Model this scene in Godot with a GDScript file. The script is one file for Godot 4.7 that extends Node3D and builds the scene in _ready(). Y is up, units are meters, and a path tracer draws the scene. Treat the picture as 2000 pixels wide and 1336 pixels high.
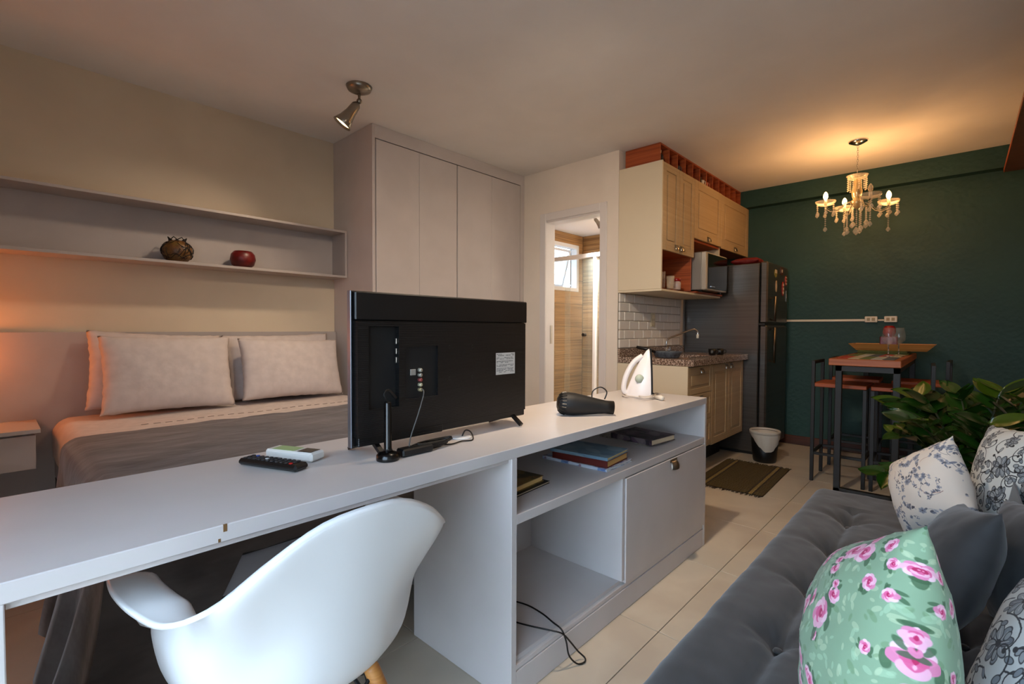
extends Node3D
# A studio flat: bedroom corner, divider desk, kitchenette, dining corner and sofa. Units are metres, y is up.
# x runs from the headboard wall (-3.409) to the sofa wall (0.42); z from the balcony window (0.45) to the green wall (-5.155).

const CE := 2.434      # ceiling
const XH := -3.409     # headboard wall
const ZD := -3.254     # bathroom door wall
const XK := -1.924     # kitchen wall
const ZG := -5.155     # green wall
const XR := 0.42       # sofa wall
const ZN := 0.45       # window wall

var names := {}
var mats := {}

# ---------------------------------------------------------------- mesh builder
class MB:
	var st := SurfaceTool.new()
	var t := Transform3D()
	func _init(at := Vector3.ZERO) -> void:
		st.begin(Mesh.PRIMITIVE_TRIANGLES)
		t.origin = -at
		st.set_smooth_group(-1)
	func smooth(on := true) -> void:
		st.set_smooth_group(1 if on else -1)
	func tri(a: Vector3, b: Vector3, c: Vector3) -> void:   # counter-clockwise seen from outside
		st.add_vertex(t * a); st.add_vertex(t * c); st.add_vertex(t * b)
	func quad(a: Vector3, b: Vector3, c: Vector3, d: Vector3) -> void:
		tri(a, b, c); tri(a, c, d)
	func quad_out(a: Vector3, b: Vector3, c: Vector3, d: Vector3, out: Vector3) -> void:
		if (b - a).cross(c - a).dot(out) < 0.0: quad(a, d, c, b)
		else: quad(a, b, c, d)
	func vert(p: Vector3, uv: Vector2) -> void:
		st.set_uv(uv); st.add_vertex(t * p)
	func quad_uv(a: Vector3, b: Vector3, c: Vector3, d: Vector3, ua: Vector2, ub: Vector2, uc: Vector2, ud: Vector2) -> void:
		vert(a, ua); vert(c, uc); vert(b, ub)
		vert(a, ua); vert(d, ud); vert(c, uc)
	func box(c: Vector3, s: Vector3, bev := 0.0) -> void:
		var h := s * 0.5
		var b := minf(bev, minf(h.x, minf(h.y, h.z)) * 0.9)
		for ax in 3:
			var u := (ax + 1) % 3
			var v := (ax + 2) % 3
			for sg in [-1.0, 1.0]:
				var p: Array[Vector3] = []
				for k in [[-1.0, -1.0], [1.0, -1.0], [1.0, 1.0], [-1.0, 1.0]]:
					var q := Vector3.ZERO
					q[ax] = sg * h[ax]; q[u] = k[0] * (h[u] - b); q[v] = k[1] * (h[v] - b)
					p.append(c + q)
				if sg > 0: quad(p[0], p[1], p[2], p[3])
				else: quad(p[0], p[3], p[2], p[1])
		if b <= 0.0: return
		for ax in 3:
			var u := (ax + 1) % 3
			var v := (ax + 2) % 3
			for su in [-1.0, 1.0]:
				for sv in [-1.0, 1.0]:
					var a1 := Vector3.ZERO
					a1[u] = su * h[u]; a1[v] = sv * (h[v] - b); a1[ax] = -(h[ax] - b)
					var a2 := a1
					a2[ax] = h[ax] - b
					var b1 := Vector3.ZERO
					b1[u] = su * (h[u] - b); b1[v] = sv * h[v]; b1[ax] = -(h[ax] - b)
					var b2 := b1
					b2[ax] = h[ax] - b
					var out := Vector3.ZERO
					out[u] = su; out[v] = sv
					quad_out(c + a1, c + a2, c + b2, c + b1, out)
		for sx in [-1.0, 1.0]:
			for sy in [-1.0, 1.0]:
				for sz in [-1.0, 1.0]:
					var px := c + Vector3(sx * h.x, sy * (h.y - b), sz * (h.z - b))
					var py := c + Vector3(sx * (h.x - b), sy * h.y, sz * (h.z - b))
					var pz := c + Vector3(sx * (h.x - b), sy * (h.y - b), sz * h.z)
					if sx * sy * sz > 0: tri(px, py, pz)
					else: tri(px, pz, py)
	func span(a: Vector3, b: Vector3, bev := 0.0) -> void:   # a box between two opposite corners
		box((a + b) * 0.5, (b - a).abs(), bev)
	func lathe(pr: Array, segs := 24, at := Vector3.ZERO, bs := Basis()) -> void:   # pr: Vector2(radius, height) from the bottom up
		for i in pr.size() - 1:
			var p: Vector2 = pr[i]
			var q: Vector2 = pr[i + 1]
			for k in segs:
				var a0 := TAU * k / segs
				var a1 := TAU * (k + 1) / segs
				var d0 := Vector3(cos(a0), 0, sin(a0))
				var d1 := Vector3(cos(a1), 0, sin(a1))
				var A := at + bs * (d0 * p.x + Vector3(0, p.y, 0))
				var B := at + bs * (d1 * p.x + Vector3(0, p.y, 0))
				var C := at + bs * (d1 * q.x + Vector3(0, q.y, 0))
				var D := at + bs * (d0 * q.x + Vector3(0, q.y, 0))
				if p.x < 1e-6: tri(A, D, C)
				elif q.x < 1e-6: tri(A, D, B)
				else: quad(A, D, C, B)
	func tube(pts: Array, r, sides := 8, caps := true) -> void:   # r: one radius or one for each point
		var n := pts.size()
		var nrm := Vector3.UP
		var rings: Array = []
		for i in n:
			var d: Vector3 = (pts[mini(i + 1, n - 1)] - pts[maxi(i - 1, 0)]).normalized()
			if i == 0:
				nrm = Vector3.UP if absf(d.y) < 0.9 else Vector3.RIGHT
			nrm = (nrm - d * nrm.dot(d)).normalized()
			var bi := d.cross(nrm)
			var rr: float = r[i] if r is Array else r
			var ring: Array = []
			for k in sides:
				var a := TAU * k / sides
				ring.append(pts[i] + (nrm * cos(a) + bi * sin(a)) * rr)
			rings.append(ring)
		for i in n - 1:
			for k in sides:
				var k2 := (k + 1) % sides
				quad(rings[i][k], rings[i][k2], rings[i + 1][k2], rings[i + 1][k])
		if caps:
			for k in range(1, sides - 1):
				tri(rings[0][0], rings[0][k + 1], rings[0][k])
				tri(rings[n - 1][0], rings[n - 1][k], rings[n - 1][k + 1])
	func bar(a: Vector3, b: Vector3, w: float, h: float, up := Vector3.UP) -> void:   # a square bar from a to b
		var d := (b - a).normalized()
		var u := up
		if absf(d.dot(u)) > 0.98: u = Vector3.RIGHT
		var s := d.cross(u).normalized() * w * 0.5
		u = s.normalized().cross(d).normalized() * h * 0.5
		var p := [a - s - u, a + s - u, a + s + u, a - s + u, b - s - u, b + s - u, b + s + u, b - s + u]
		var mid := (a + b) * 0.5
		for f in [[0, 1, 2, 3], [4, 5, 6, 7], [0, 1, 5, 4], [1, 2, 6, 5], [2, 3, 7, 6], [3, 0, 4, 7]]:
			quad_out(p[f[0]], p[f[1]], p[f[2]], p[f[3]], (p[f[0]] + p[f[1]] + p[f[2]] + p[f[3]]) * 0.25 - mid)
	func grid(nu: int, nv: int, f: Callable, flip := false) -> void:   # f(u, v) -> point, u and v from 0 to 1
		var p: Array = []
		for j in nv + 1:
			var row: Array = []
			for i in nu + 1:
				row.append(f.call(float(i) / nu, float(j) / nv))
			p.append(row)
		for j in nv:
			for i in nu:
				var ua := Vector2(float(i) / nu, float(j) / nv)
				var ub := Vector2(float(i + 1) / nu, float(j) / nv)
				var uc := Vector2(float(i + 1) / nu, float(j + 1) / nv)
				var ud := Vector2(float(i) / nu, float(j + 1) / nv)
				if flip: quad_uv(p[j][i], p[j + 1][i], p[j + 1][i + 1], p[j][i + 1], ua, ud, uc, ub)
				else: quad_uv(p[j][i], p[j][i + 1], p[j + 1][i + 1], p[j + 1][i], ua, ub, uc, ud)
	func prism(poly: PackedVector2Array, depth: float, tr := Transform3D()) -> void:   # an outline in x, y pushed along z
		var pl := poly
		if Geometry2D.is_polygon_clockwise(pl): pl.reverse()
		var ix := Geometry2D.triangulate_polygon(pl)
		var z0 := Vector3(0, 0, -depth * 0.5)
		var z1 := Vector3(0, 0, depth * 0.5)
		var v3 := func(q: Vector2) -> Vector3: return Vector3(q.x, q.y, 0)
		for i in range(0, ix.size(), 3):
			var a: Vector3 = v3.call(pl[ix[i]])
			var b: Vector3 = v3.call(pl[ix[i + 1]])
			var c: Vector3 = v3.call(pl[ix[i + 2]])
			if (b - a).cross(c - a).z < 0.0:
				var k := b
				b = c; c = k
			tri(tr * (a + z1), tr * (b + z1), tr * (c + z1))
			tri(tr * (a + z0), tr * (c + z0), tr * (b + z0))
		for i in pl.size():
			var a: Vector3 = v3.call(pl[i])
			var b: Vector3 = v3.call(pl[(i + 1) % pl.size()])
			quad(tr * (a + z0), tr * (b + z0), tr * (b + z1), tr * (a + z1))
	func ball(c: Vector3, r: float, seg := 10, sq := 1.0) -> void:
		var pr: Array = []
		for i in seg / 2 + 1:
			var a := -PI / 2 + PI * i / (seg / 2)
			pr.append(Vector2(maxf(0.0, r * cos(a)), r * sq * sin(a)))
		lathe(pr, seg, c)
	func mesh() -> ArrayMesh:
		st.generate_normals()
		return st.commit()

# ---------------------------------------------------------------- nodes
func free_name(called: String, parent: Node) -> String:
	var key := str(parent.get_instance_id()) + called
	var n: int = names.get(key, 0)
	names[key] = n + 1
	return called if n == 0 else "%s_%03d" % [called, n]

func thing(called: String, label: String, category: String, at := Vector3.ZERO, turn := 0.0, group := "") -> Node3D:
	var o := Node3D.new()
	o.name = free_name(called, self)
	add_child(o)
	o.position = at
	o.rotation.y = turn
	tag(o, label, category, group)
	return o

func tag(o: Node, label: String, category: String, group := "") -> void:
	o.set_meta("label", label)
	o.set_meta("category", category)
	if group != "": o.set_meta("group", group)

func obj(called: String, b: MB, m: Material, parent: Node = self) -> MeshInstance3D:
	return mesh_obj(called, b.mesh(), m, parent)

func mesh_obj(called: String, mesh: Mesh, m: Material, parent: Node = self, at := Transform3D()) -> MeshInstance3D:
	var o := MeshInstance3D.new()
	o.mesh = mesh
	o.material_override = m
	o.transform = at
	o.name = free_name(called, parent)
	parent.add_child(o)
	return o

func struct(called: String, b: MB, m: Material, label := "", category := "") -> MeshInstance3D:
	var o := obj(called, b, m)
	o.set_meta("kind", "structure")
	if label != "": o.set_meta("label", label)
	if category != "": o.set_meta("category", category)
	return o

func at(o: Node3D) -> MB:      # a builder that takes world points for a thing that is not turned
	return MB.new(o.position)

func copy_of(o: Node3D, label := "") -> Node3D:
	var c: Node3D = o.duplicate()
	var base := str(o.name)
	c.name = free_name(base, self)
	add_child(c)
	if label != "": c.set_meta("label", label)
	return c

# ---------------------------------------------------------------- materials
func mat(r: float, g: float, b: float, rough := 0.6, metal := 0.0) -> StandardMaterial3D:
	var key := "%.3f %.3f %.3f %.2f %.2f" % [r, g, b, rough, metal]
	if mats.has(key): return mats[key]
	var m := StandardMaterial3D.new()
	m.albedo_color = Color(r, g, b)
	m.roughness = rough
	m.metallic = metal
	mats[key] = m
	return m

func noise_image(size: int, freq: float, seed_: int, octaves := 4, type := FastNoiseLite.TYPE_SIMPLEX_SMOOTH) -> Image:
	var n := FastNoiseLite.new()
	n.seed = seed_
	n.frequency = freq
	n.noise_type = type
	n.fractal_octaves = octaves
	return n.get_seamless_image(size, size)

func ramp_texture(img: Image, stops: Array, sx := 1, sy := 1) -> ImageTexture:   # stops: [value, Color]; sx, sy squeeze the pattern
	var w := img.get_width()
	var out := Image.create(w, w, true, Image.FORMAT_RGB8)
	for y in w:
		for x in w:
			var v := img.get_pixel((x * sx) % w, (y * sy) % w).r
			var c: Color = stops[stops.size() - 1][1]
			for i in stops.size() - 1:
				if v <= stops[i + 1][0]:
					var k := clampf((v - stops[i][0]) / (stops[i + 1][0] - stops[i][0]), 0, 1)
					c = (stops[i][1] as Color).lerp(stops[i + 1][1], k)
					break
			out.set_pixel(x, y, c)
	out.generate_mipmaps()
	return ImageTexture.create_from_image(out)

func tex_mat(tex: Texture2D, rough: float, scale := Vector3.ONE, tri := true, metal := 0.0) -> StandardMaterial3D:
	var m := StandardMaterial3D.new()
	m.albedo_texture = tex
	m.roughness = rough
	m.metallic = metal
	m.uv1_triplanar = tri
	m.uv1_scale = scale
	m.texture_filter = BaseMaterial3D.TEXTURE_FILTER_LINEAR_WITH_MIPMAPS_ANISOTROPIC
	return m

func bump(m: StandardMaterial3D, img: Image, strength: float) -> StandardMaterial3D:
	var k := img.duplicate() as Image
	k.convert(Image.FORMAT_RGBA8)
	k.bump_map_to_normal_map(strength)
	m.normal_enabled = true
	m.normal_texture = ImageTexture.create_from_image(k)
	return m

func streaks(size: int, seed_: int, stretch := 10) -> Image:   # wood grain that runs along u
	var n := FastNoiseLite.new()
	n.seed = seed_
	n.frequency = 0.02
	n.fractal_octaves = 4
	var img := Image.create(size, size, false, Image.FORMAT_RGB8)
	for y in size:
		for x in size:
			var a := TAU * x / size
			var b := TAU * y / size
			var v := n.get_noise_3d(cos(a) * size / TAU / stretch + 300.0 * cos(b), sin(a) * size / TAU / stretch, 300.0 * sin(b)) * 0.5 + 0.5
			img.set_pixel(x, y, Color(v, v, v))
	return img

func glow(r: float, g: float, b: float, e: float) -> StandardMaterial3D:
	var m := StandardMaterial3D.new()
	m.albedo_color = Color(r, g, b)
	m.emission_enabled = true
	m.emission = Color(r, g, b)
	m.emission_energy_multiplier = e
	m.roughness = 0.3
	return m

func glass(r: float, g: float, b: float, alpha: float, rough := 0.03) -> StandardMaterial3D:
	var m := StandardMaterial3D.new()
	m.albedo_color = Color(r, g, b, alpha)
	m.transparency = BaseMaterial3D.TRANSPARENCY_ALPHA
	m.roughness = rough
	m.metallic_specular = 0.6
	return m

func crystal(r: float, g: float, b: float) -> StandardMaterial3D:
	var m := StandardMaterial3D.new()
	m.albedo_color = Color(r, g, b, 0.0)
	m.roughness = 0.02
	m.refraction_enabled = true
	m.refraction_scale = 0.05
	return m

# ---------------------------------------------------------------- printed and woven patterns
class Art:
	var img: Image
	var n: int
	func _init(size: int, bg: Color) -> void:
		n = size
		img = Image.create(size, size, false, Image.FORMAT_RGB8)
		img.fill(bg)
	func dot(x: int, y: int, c: Color, a: float) -> void:
		var xx := posmod(x, n)
		var yy := posmod(y, n)
		img.set_pixel(xx, yy, img.get_pixel(xx, yy).lerp(c, a))
	func disc(cx: float, cy: float, r: float, c: Color, a := 1.0, sx := 1.0, ang := 0.0) -> void:
		var k := int(ceil(r * maxf(1.0, sx))) + 1
		for y in range(-k, k + 1):
			for x in range(-k, k + 1):
				var p := Vector2(x, y).rotated(-ang)
				var d := Vector2(p.x / sx, p.y).length()
				if d < r + 0.5: dot(int(cx) + x, int(cy) + y, c, a * clampf(r + 0.5 - d, 0, 1))
	func line(p: Vector2, q: Vector2, w: float, c: Color, a := 1.0) -> void:
		var m := int(p.distance_to(q) / maxf(0.7, w * 0.5)) + 1
		for i in m + 1:
			var s := p.lerp(q, float(i) / m)
			disc(s.x, s.y, w * 0.5, c, a)
	func curl(p: Vector2, ang: float, length: float, bend: float, w: float, c: Color) -> Vector2:
		var a := ang
		var s := p
		var steps := 14
		for i in steps:
			var e := s + Vector2.from_angle(a) * length / steps
			line(s, e, w, c, 0.85)
			s = e
			a += bend * (0.4 + 1.4 * float(i) / steps) / steps
		return s
	func texture() -> ImageTexture:
		var k := img.duplicate() as Image
		k.generate_mipmaps()
		return ImageTexture.create_from_image(k)

func toile_print() -> ImageTexture:
	var rng := RandomNumberGenerator.new()
	rng.seed = 11
	var a := Art.new(640, Color(0.86, 0.82, 0.78))
	var ink := [Color(0.36, 0.39, 0.47), Color(0.28, 0.29, 0.34), Color(0.52, 0.54, 0.60)]
	for k in 64:
		var c := Vector2(rng.randf() * 640, rng.randf() * 640)
		var dir := rng.randf() * TAU
		var s: float = rng.randf_range(0.6, 1.25)
		var col: Color = ink[k % 3]
		var e := a.curl(c, dir, 95 * s, rng.randf_range(-1.6, 1.6), 1.8, col)
		for j in 7:
			var p := c.lerp(e, rng.randf())
			a.disc(p.x + rng.randf_range(-14, 14), p.y + rng.randf_range(-14, 14), 5.5 * s, ink[rng.randi() % 3], 0.75, 1.9, rng.randf() * TAU)
		if k % 2 == 0:
			for j in 6:
				var p := c + Vector2.from_angle(TAU * j / 6 + dir) * 11 * s
				a.disc(p.x, p.y, 8 * s, ink[2], 0.6, 1.3, TAU * j / 6 + dir)
				a.disc(p.x, p.y, 3 * s, ink[0], 0.7, 1.6, TAU * j / 6 + dir)
			a.disc(c.x, c.y, 5 * s, ink[1], 0.9)
		if k % 4 == 1: a.curl(c, dir + 2.2, 60, 1.0, 1.4, Color(0.55, 0.30, 0.26))
	return a.texture()

func scroll_print() -> ImageTexture:
	var rng := RandomNumberGenerator.new()
	rng.seed = 23
	var a := Art.new(640, Color(0.85, 0.87, 0.86))
	var dark := Color(0.13, 0.14, 0.16)
	var greys := [Color(0.52, 0.56, 0.59), Color(0.62, 0.65, 0.67), Color(0.44, 0.47, 0.50)]
	for k in 16:
		var c := Vector2(80 + 160 * (k % 4) + rng.randf_range(-26, 26), 80 + 160 * (k / 4) + rng.randf_range(-26, 26))
		var np := 8
		var R: float = rng.randf_range(34, 52)
		for j in np:
			var d := TAU * j / np + k
			var p := c + Vector2.from_angle(d) * R * 0.62
			a.disc(p.x, p.y, R * 0.30, dark, 0.9, 1.75, d)
			a.disc(p.x, p.y, R * 0.25, greys[(j + k) % 3], 1.0, 1.75, d)
			a.line(c + Vector2.from_angle(d) * R * 0.2, c + Vector2.from_angle(d) * R * 0.8, 1.6, Color(0.9, 0.91, 0.9), 0.8)
		a.disc(c.x, c.y, R * 0.2, dark)
	for k in 70:
		var p := Vector2(rng.randf() * 640, rng.randf() * 640)
		var d := rng.randf() * TAU
		var e := a.curl(p, d, rng.randf_range(90, 170), rng.randf_range(2.2, 5.0) * (1 if k % 2 == 0 else -1), 4.2, dark)
		a.disc(e.x, e.y, 7, dark)
		for j in 2:
			var q := p.lerp(e, 0.3 + 0.4 * j) + Vector2(rng.randf_range(-16, 16), rng.randf_range(-16, 16))
			a.disc(q.x, q.y, 9, dark, 0.9, 1.7, d + j)
			a.disc(q.x, q.y, 7, greys[j], 1.0, 1.7, d + j)
	return a.texture()

func rose_print() -> ImageTexture:
	var rng := RandomNumberGenerator.new()
	rng.seed = 5
	var a := Art.new(640, Color(0.53, 0.65, 0.53))
	for k in 700:
		a.disc(rng.randf() * 640, rng.randf() * 640, rng.randf_range(3, 7), [Color(0.66, 0.79, 0.66), Color(0.44, 0.57, 0.42), Color(0.73, 0.81, 0.67)][k % 3], 0.55, 2.0, rng.randf() * TAU)
	for k in 70:
		var c := Vector2(rng.randf() * 640, rng.randf() * 640)
		var R: float = [34.0, 22.0, 15.0, 26.0][k % 4] * rng.randf_range(0.75, 1.1)
		for j in 4:
			var q := c + Vector2.from_angle(rng.randf() * TAU) * R * 1.15
			a.disc(q.x, q.y, R * 0.26, Color(0.25, 0.38, 0.26), 0.8, 2.0, rng.randf() * TAU)
		for j in 7:
			var d := TAU * j / 7 + k
			var p := c + Vector2.from_angle(d) * R * 0.55
			a.disc(p.x, p.y, R * 0.46, [Color(0.93, 0.70, 0.80), Color(0.96, 0.80, 0.86), Color(0.88, 0.52, 0.68)][j % 3], 0.95)
		for j in 5:
			var d := TAU * j / 5 + k * 2.0
			var p := c + Vector2.from_angle(d) * R * 0.33
			a.disc(p.x, p.y, R * 0.27, [Color(0.85, 0.36, 0.56), Color(0.95, 0.74, 0.82)][j % 2], 0.9, 1.5, d + 1.3)
		a.disc(c.x, c.y, R * 0.24, Color(0.72, 0.14, 0.36), 0.95, 1.3, k)
		a.disc(c.x + R * 0.1, c.y, R * 0.1, Color(0.92, 0.55, 0.68), 0.9)
	return a.texture()

func weave_image(size: int, cell: int) -> Image:
	var img := Image.create(size, size, false, Image.FORMAT_RGB8)
	for y in size:
		for x in size:
			var over := (x / cell + y / cell) % 2 == 0
			var u := absf(fposmod(float(x) / cell, 1.0) - 0.5)
			var v := absf(fposmod(float(y) / cell, 1.0) - 0.5)
			var h := (1.0 - (v if over else u) * 1.7) * (1.0 - 0.6 * pow((u if over else v) * 2.0, 4.0))
			img.set_pixel(x, y, Color(h, h, h))
	return img

func rug_weave() -> ImageTexture:
	var rng := RandomNumberGenerator.new()
	rng.seed = 3
	var img := Image.create(256, 256, false, Image.FORMAT_RGB8)
	for y in 256:
		for x in 256:
			var c := Color(0.36, 0.29, 0.11) if (x + y * 3) % 4 < 2 else Color(0.29, 0.22, 0.08)
			var s := y / 256.0
			for q in [0.17, 0.83]:
				if absf(s - q) < 0.022: c = Color(0.60, 0.50, 0.26)
				elif absf(s - q) < 0.05: c = Color(0.20, 0.14, 0.05)
			if (x % 3) == 0: c = c.darkened(0.15)
			img.set_pixel(x, y, c.lightened(rng.randf() * 0.07))
	return ImageTexture.create_from_image(img)

func sticker() -> ImageTexture:   # the rating plate on the back of the set: rows of small print, too small to read
	var rng := RandomNumberGenerator.new()
	rng.seed = 8
	var a := Art.new(128, Color(0.72, 0.72, 0.71))
	var y := 8
	while y < 120:
		var x := 6
		while x < 118:
			var w := rng.randi_range(4, 16)
			if rng.randf() < 0.72: a.line(Vector2(x, y), Vector2(mini(x + w, 120), y), 3.0 if y % 5 == 0 else 2.0, Color(0.12, 0.12, 0.13))
			x += w + 5
		y += 7 if rng.randf() < 0.7 else 14
	return a.texture()

func cover_print(seed_: int, bg: Color, cols: Array) -> ImageTexture:
	var rng := RandomNumberGenerator.new()
	rng.seed = seed_
	var a := Art.new(96, bg)
	for k in 34:
		a.disc(rng.randf() * 96, rng.randf() * 96, rng.randf_range(3, 12), cols[k % cols.size()], 0.7, rng.randf_range(1, 2.5), rng.randf() * TAU)
	return a.texture()

# ---------------------------------------------------------------- the room
var M := {}

func _ready() -> void:
	# camera: measured from the photograph's vanishing points
	var cam := Camera3D.new()
	cam.name = "camera"
	cam.position = Vector3(0, 1.08, 0)
	cam.rotation_order = EULER_ORDER_YXZ
	cam.rotation = Vector3(deg_to_rad(-1.5726), deg_to_rad(42.8756), deg_to_rad(0.2265))
	cam.fov = rad_to_deg(2.0 * atan(668.0 / 945.06))
	cam.near = 0.02
	add_child(cam)
	cam.current = true
	# sky: bright overcast, seen only through the bathroom window and lighting the room through the balcony window
	var sky_mat := ProceduralSkyMaterial.new()
	sky_mat.sky_top_color = Color(0.72, 0.84, 0.96)
	sky_mat.sky_horizon_color = Color(0.85, 0.92, 0.98)
	sky_mat.ground_horizon_color = Color(0.62, 0.66, 0.70)
	sky_mat.ground_bottom_color = Color(0.40, 0.42, 0.44)
	sky_mat.sun_angle_max = 0.0
	sky_mat.energy_multiplier = 10.6
	var sky := Sky.new()
	sky.sky_material = sky_mat
	var env := Environment.new()
	env.background_mode = Environment.BG_SKY
	env.sky = sky
	env.ambient_light_source = Environment.AMBIENT_SOURCE_DISABLED
	env.tonemap_mode = Environment.TONE_MAPPER_LINEAR
	env.tonemap_exposure = 1.0
	env.sdfgi_enabled = true
	env.ssao_enabled = true
	env.ssil_enabled = true
	var we := WorldEnvironment.new()
	we.name = "world_environment"
	we.environment = env
	add_child(we)

	make_materials()
	shell()
	bathroom()
	bedroom()
	wardrobe()
	desk()
	kitchen()
	fridge()
	dining()
	sofa()
	chair()
	chandelier()
	ceiling_spots()
	on_desk()
	on_shelves()
	in_kitchen()
	on_table()
	plant()

func make_materials() -> void:
	var soft := noise_image(256, 0.012, 4)
	M.ceiling = tex_mat(ramp_texture(soft, [[0.2, Color(0.895, 0.88, 0.865)], [0.8, Color(0.91, 0.895, 0.88)]]), 0.9, Vector3.ONE * 0.7)
	M.cream = tex_mat(ramp_texture(soft, [[0.2, Color(0.81, 0.745, 0.65)], [0.8, Color(0.83, 0.765, 0.67)]]), 0.85, Vector3.ONE * 0.7)
	M.plaster = tex_mat(ramp_texture(soft, [[0.2, Color(0.875, 0.835, 0.785)], [0.8, Color(0.895, 0.855, 0.805)]]), 0.85, Vector3.ONE * 0.7)
	M.green = tex_mat(ramp_texture(soft, [[0.2, Color(0.09, 0.235, 0.215)], [0.8, Color(0.105, 0.255, 0.235)]]), 0.62, Vector3.ONE * 0.7)
	bump(M.green, noise_image(256, 0.12, 9, 3), 1.2)
	M.green.normal_scale = 0.35
	M.grey_board = tex_mat(ramp_texture(soft, [[0.2, Color(0.67, 0.63, 0.61)], [0.8, Color(0.69, 0.65, 0.63)]]), 0.42, Vector3.ONE)
	M.wardrobe_board = tex_mat(ramp_texture(soft, [[0.2, Color(0.75, 0.715, 0.70)], [0.8, Color(0.77, 0.735, 0.72)]]), 0.42, Vector3.ONE)
	M.desk_board = tex_mat(ramp_texture(soft, [[0.2, Color(0.80, 0.775, 0.765)], [0.8, Color(0.82, 0.795, 0.785)]]), 0.33, Vector3.ONE)
	M.white_trim = mat(0.86, 0.84, 0.83, 0.4)
	M.tile = tex_mat(ramp_texture(noise_image(256, 0.008, 15, 5), [[0.25, Color(0.74, 0.69, 0.62)], [0.5, Color(0.78, 0.735, 0.665)], [0.8, Color(0.75, 0.71, 0.645)]]), 0.28, Vector3.ONE * 0.8)
	M.grout = mat(0.30, 0.26, 0.22, 0.9)
	var grain := streaks(256, 21, 9)
	M.wood_red = tex_mat(ramp_texture(grain, [[0.2, Color(0.46, 0.20, 0.08)], [0.5, Color(0.62, 0.29, 0.13)], [0.8, Color(0.69, 0.35, 0.17)]]), 0.5, Vector3.ONE * 2.0)
	M.wood_table = tex_mat(ramp_texture(grain, [[0.2, Color(0.45, 0.22, 0.10)], [0.5, Color(0.63, 0.34, 0.17)], [0.8, Color(0.72, 0.43, 0.24)]]), 0.45, Vector3.ONE * 2.0)
	M.wood_dark = tex_mat(ramp_texture(grain, [[0.2, Color(0.22, 0.10, 0.05)], [0.8, Color(0.34, 0.16, 0.08)]]), 0.5, Vector3.ONE * 2.0)
	M.wood_tray = tex_mat(ramp_texture(grain, [[0.2, Color(0.55, 0.36, 0.17)], [0.5, Color(0.72, 0.51, 0.27)], [0.8, Color(0.80, 0.60, 0.35)]]), 0.5, Vector3.ONE * 2.5)
	M.wood_leg = tex_mat(ramp_texture(grain, [[0.2, Color(0.70, 0.45, 0.22)], [0.8, Color(0.84, 0.60, 0.34)]]), 0.4, Vector3.ONE * 3.0)
	M.bath_wood = []
	for k in 3:
		var d: float = [0.0, 0.03, -0.035][k]
		M.bath_wood.append(tex_mat(ramp_texture(grain, [[0.2, Color(0.42 + d, 0.30 + d, 0.18 + d)], [0.5, Color(0.60 + d, 0.46 + d, 0.30 + d)], [0.8, Color(0.68 + d, 0.54 + d, 0.38 + d)]]), 0.3, Vector3.ONE * (1.4 + 0.3 * k)))
	M.cabinet_front = tex_mat(ramp_texture(grain, [[0.2, Color(0.66, 0.57, 0.44)], [0.8, Color(0.71, 0.62, 0.49)]]), 0.45, Vector3.ONE * 1.5)
	M.cabinet_side = mat(0.84, 0.79, 0.69, 0.45)
	M.granite = tex_mat(ramp_texture(noise_image(256, 0.10, 31, 3, FastNoiseLite.TYPE_CELLULAR), [[0.1, Color(0.12, 0.10, 0.10)], [0.3, Color(0.36, 0.29, 0.25)], [0.5, Color(0.62, 0.54, 0.48)], [0.75, Color(0.74, 0.68, 0.63)], [0.95, Color(0.30, 0.25, 0.23)]]), 0.22, Vector3.ONE * 3.2)
	M.subway = mat(0.88, 0.865, 0.84, 0.12)
	M.black_steel = mat(0.05, 0.05, 0.053, 0.5)
	M.chrome = mat(0.80, 0.80, 0.80, 0.14, 1.0)
	M.nickel = mat(0.58, 0.55, 0.51, 0.28, 1.0)
	M.steel = tex_mat(ramp_texture(streaks(256, 77, 14), [[0.2, Color(0.36, 0.35, 0.34)], [0.8, Color(0.42, 0.41, 0.40)]]), 0.34, Vector3.ONE * 2.0, true, 0.85)
	M.white_plastic = mat(0.90, 0.90, 0.90, 0.28)
	M.black_plastic = mat(0.035, 0.036, 0.04, 0.38)
	M.black_matt = mat(0.045, 0.045, 0.048, 0.6)
	M.linen = tex_mat(ramp_texture(noise_image(256, 0.03, 41, 4), [[0.2, Color(0.78, 0.73, 0.71)], [0.8, Color(0.82, 0.77, 0.75)]]), 0.85, Vector3.ONE * 2.0)
	bump(M.linen, noise_image(256, 0.02, 42, 4), 5.0)
	M.linen.normal_scale = 0.2
	var fur := noise_image(256, 0.014, 51, 5)
	M.blanket = tex_mat(ramp_texture(fur, [[0.15, Color(0.21, 0.18, 0.17)], [0.5, Color(0.27, 0.235, 0.225)], [0.85, Color(0.33, 0.295, 0.28)]]), 0.8, Vector3(1.5, 1.5, 0.7))
	M.blanket.rim_enabled = true
	M.blanket.rim = 0.5
	M.blanket.rim_tint = 0.6
	bump(M.blanket, fur, 2.5)
	M.mattress = mat(0.60, 0.59, 0.61, 0.85)
	var weave := weave_image(128, 16)
	M.rattan = tex_mat(ramp_texture(weave, [[0.0, Color(0.10, 0.095, 0.095)], [0.6, Color(0.27, 0.26, 0.26)], [1.0, Color(0.38, 0.37, 0.37)]]), 0.7, Vector3.ONE * 14.0)
	bump(M.rattan, weave, 6.0)
	var nap := noise_image(256, 0.02, 61, 4)
	M.velvet = tex_mat(ramp_texture(nap, [[0.2, Color(0.19, 0.19, 0.195)], [0.8, Color(0.235, 0.235, 0.24)]]), 0.75, Vector3.ONE * 1.8)
	M.velvet.rim_enabled = true
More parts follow.
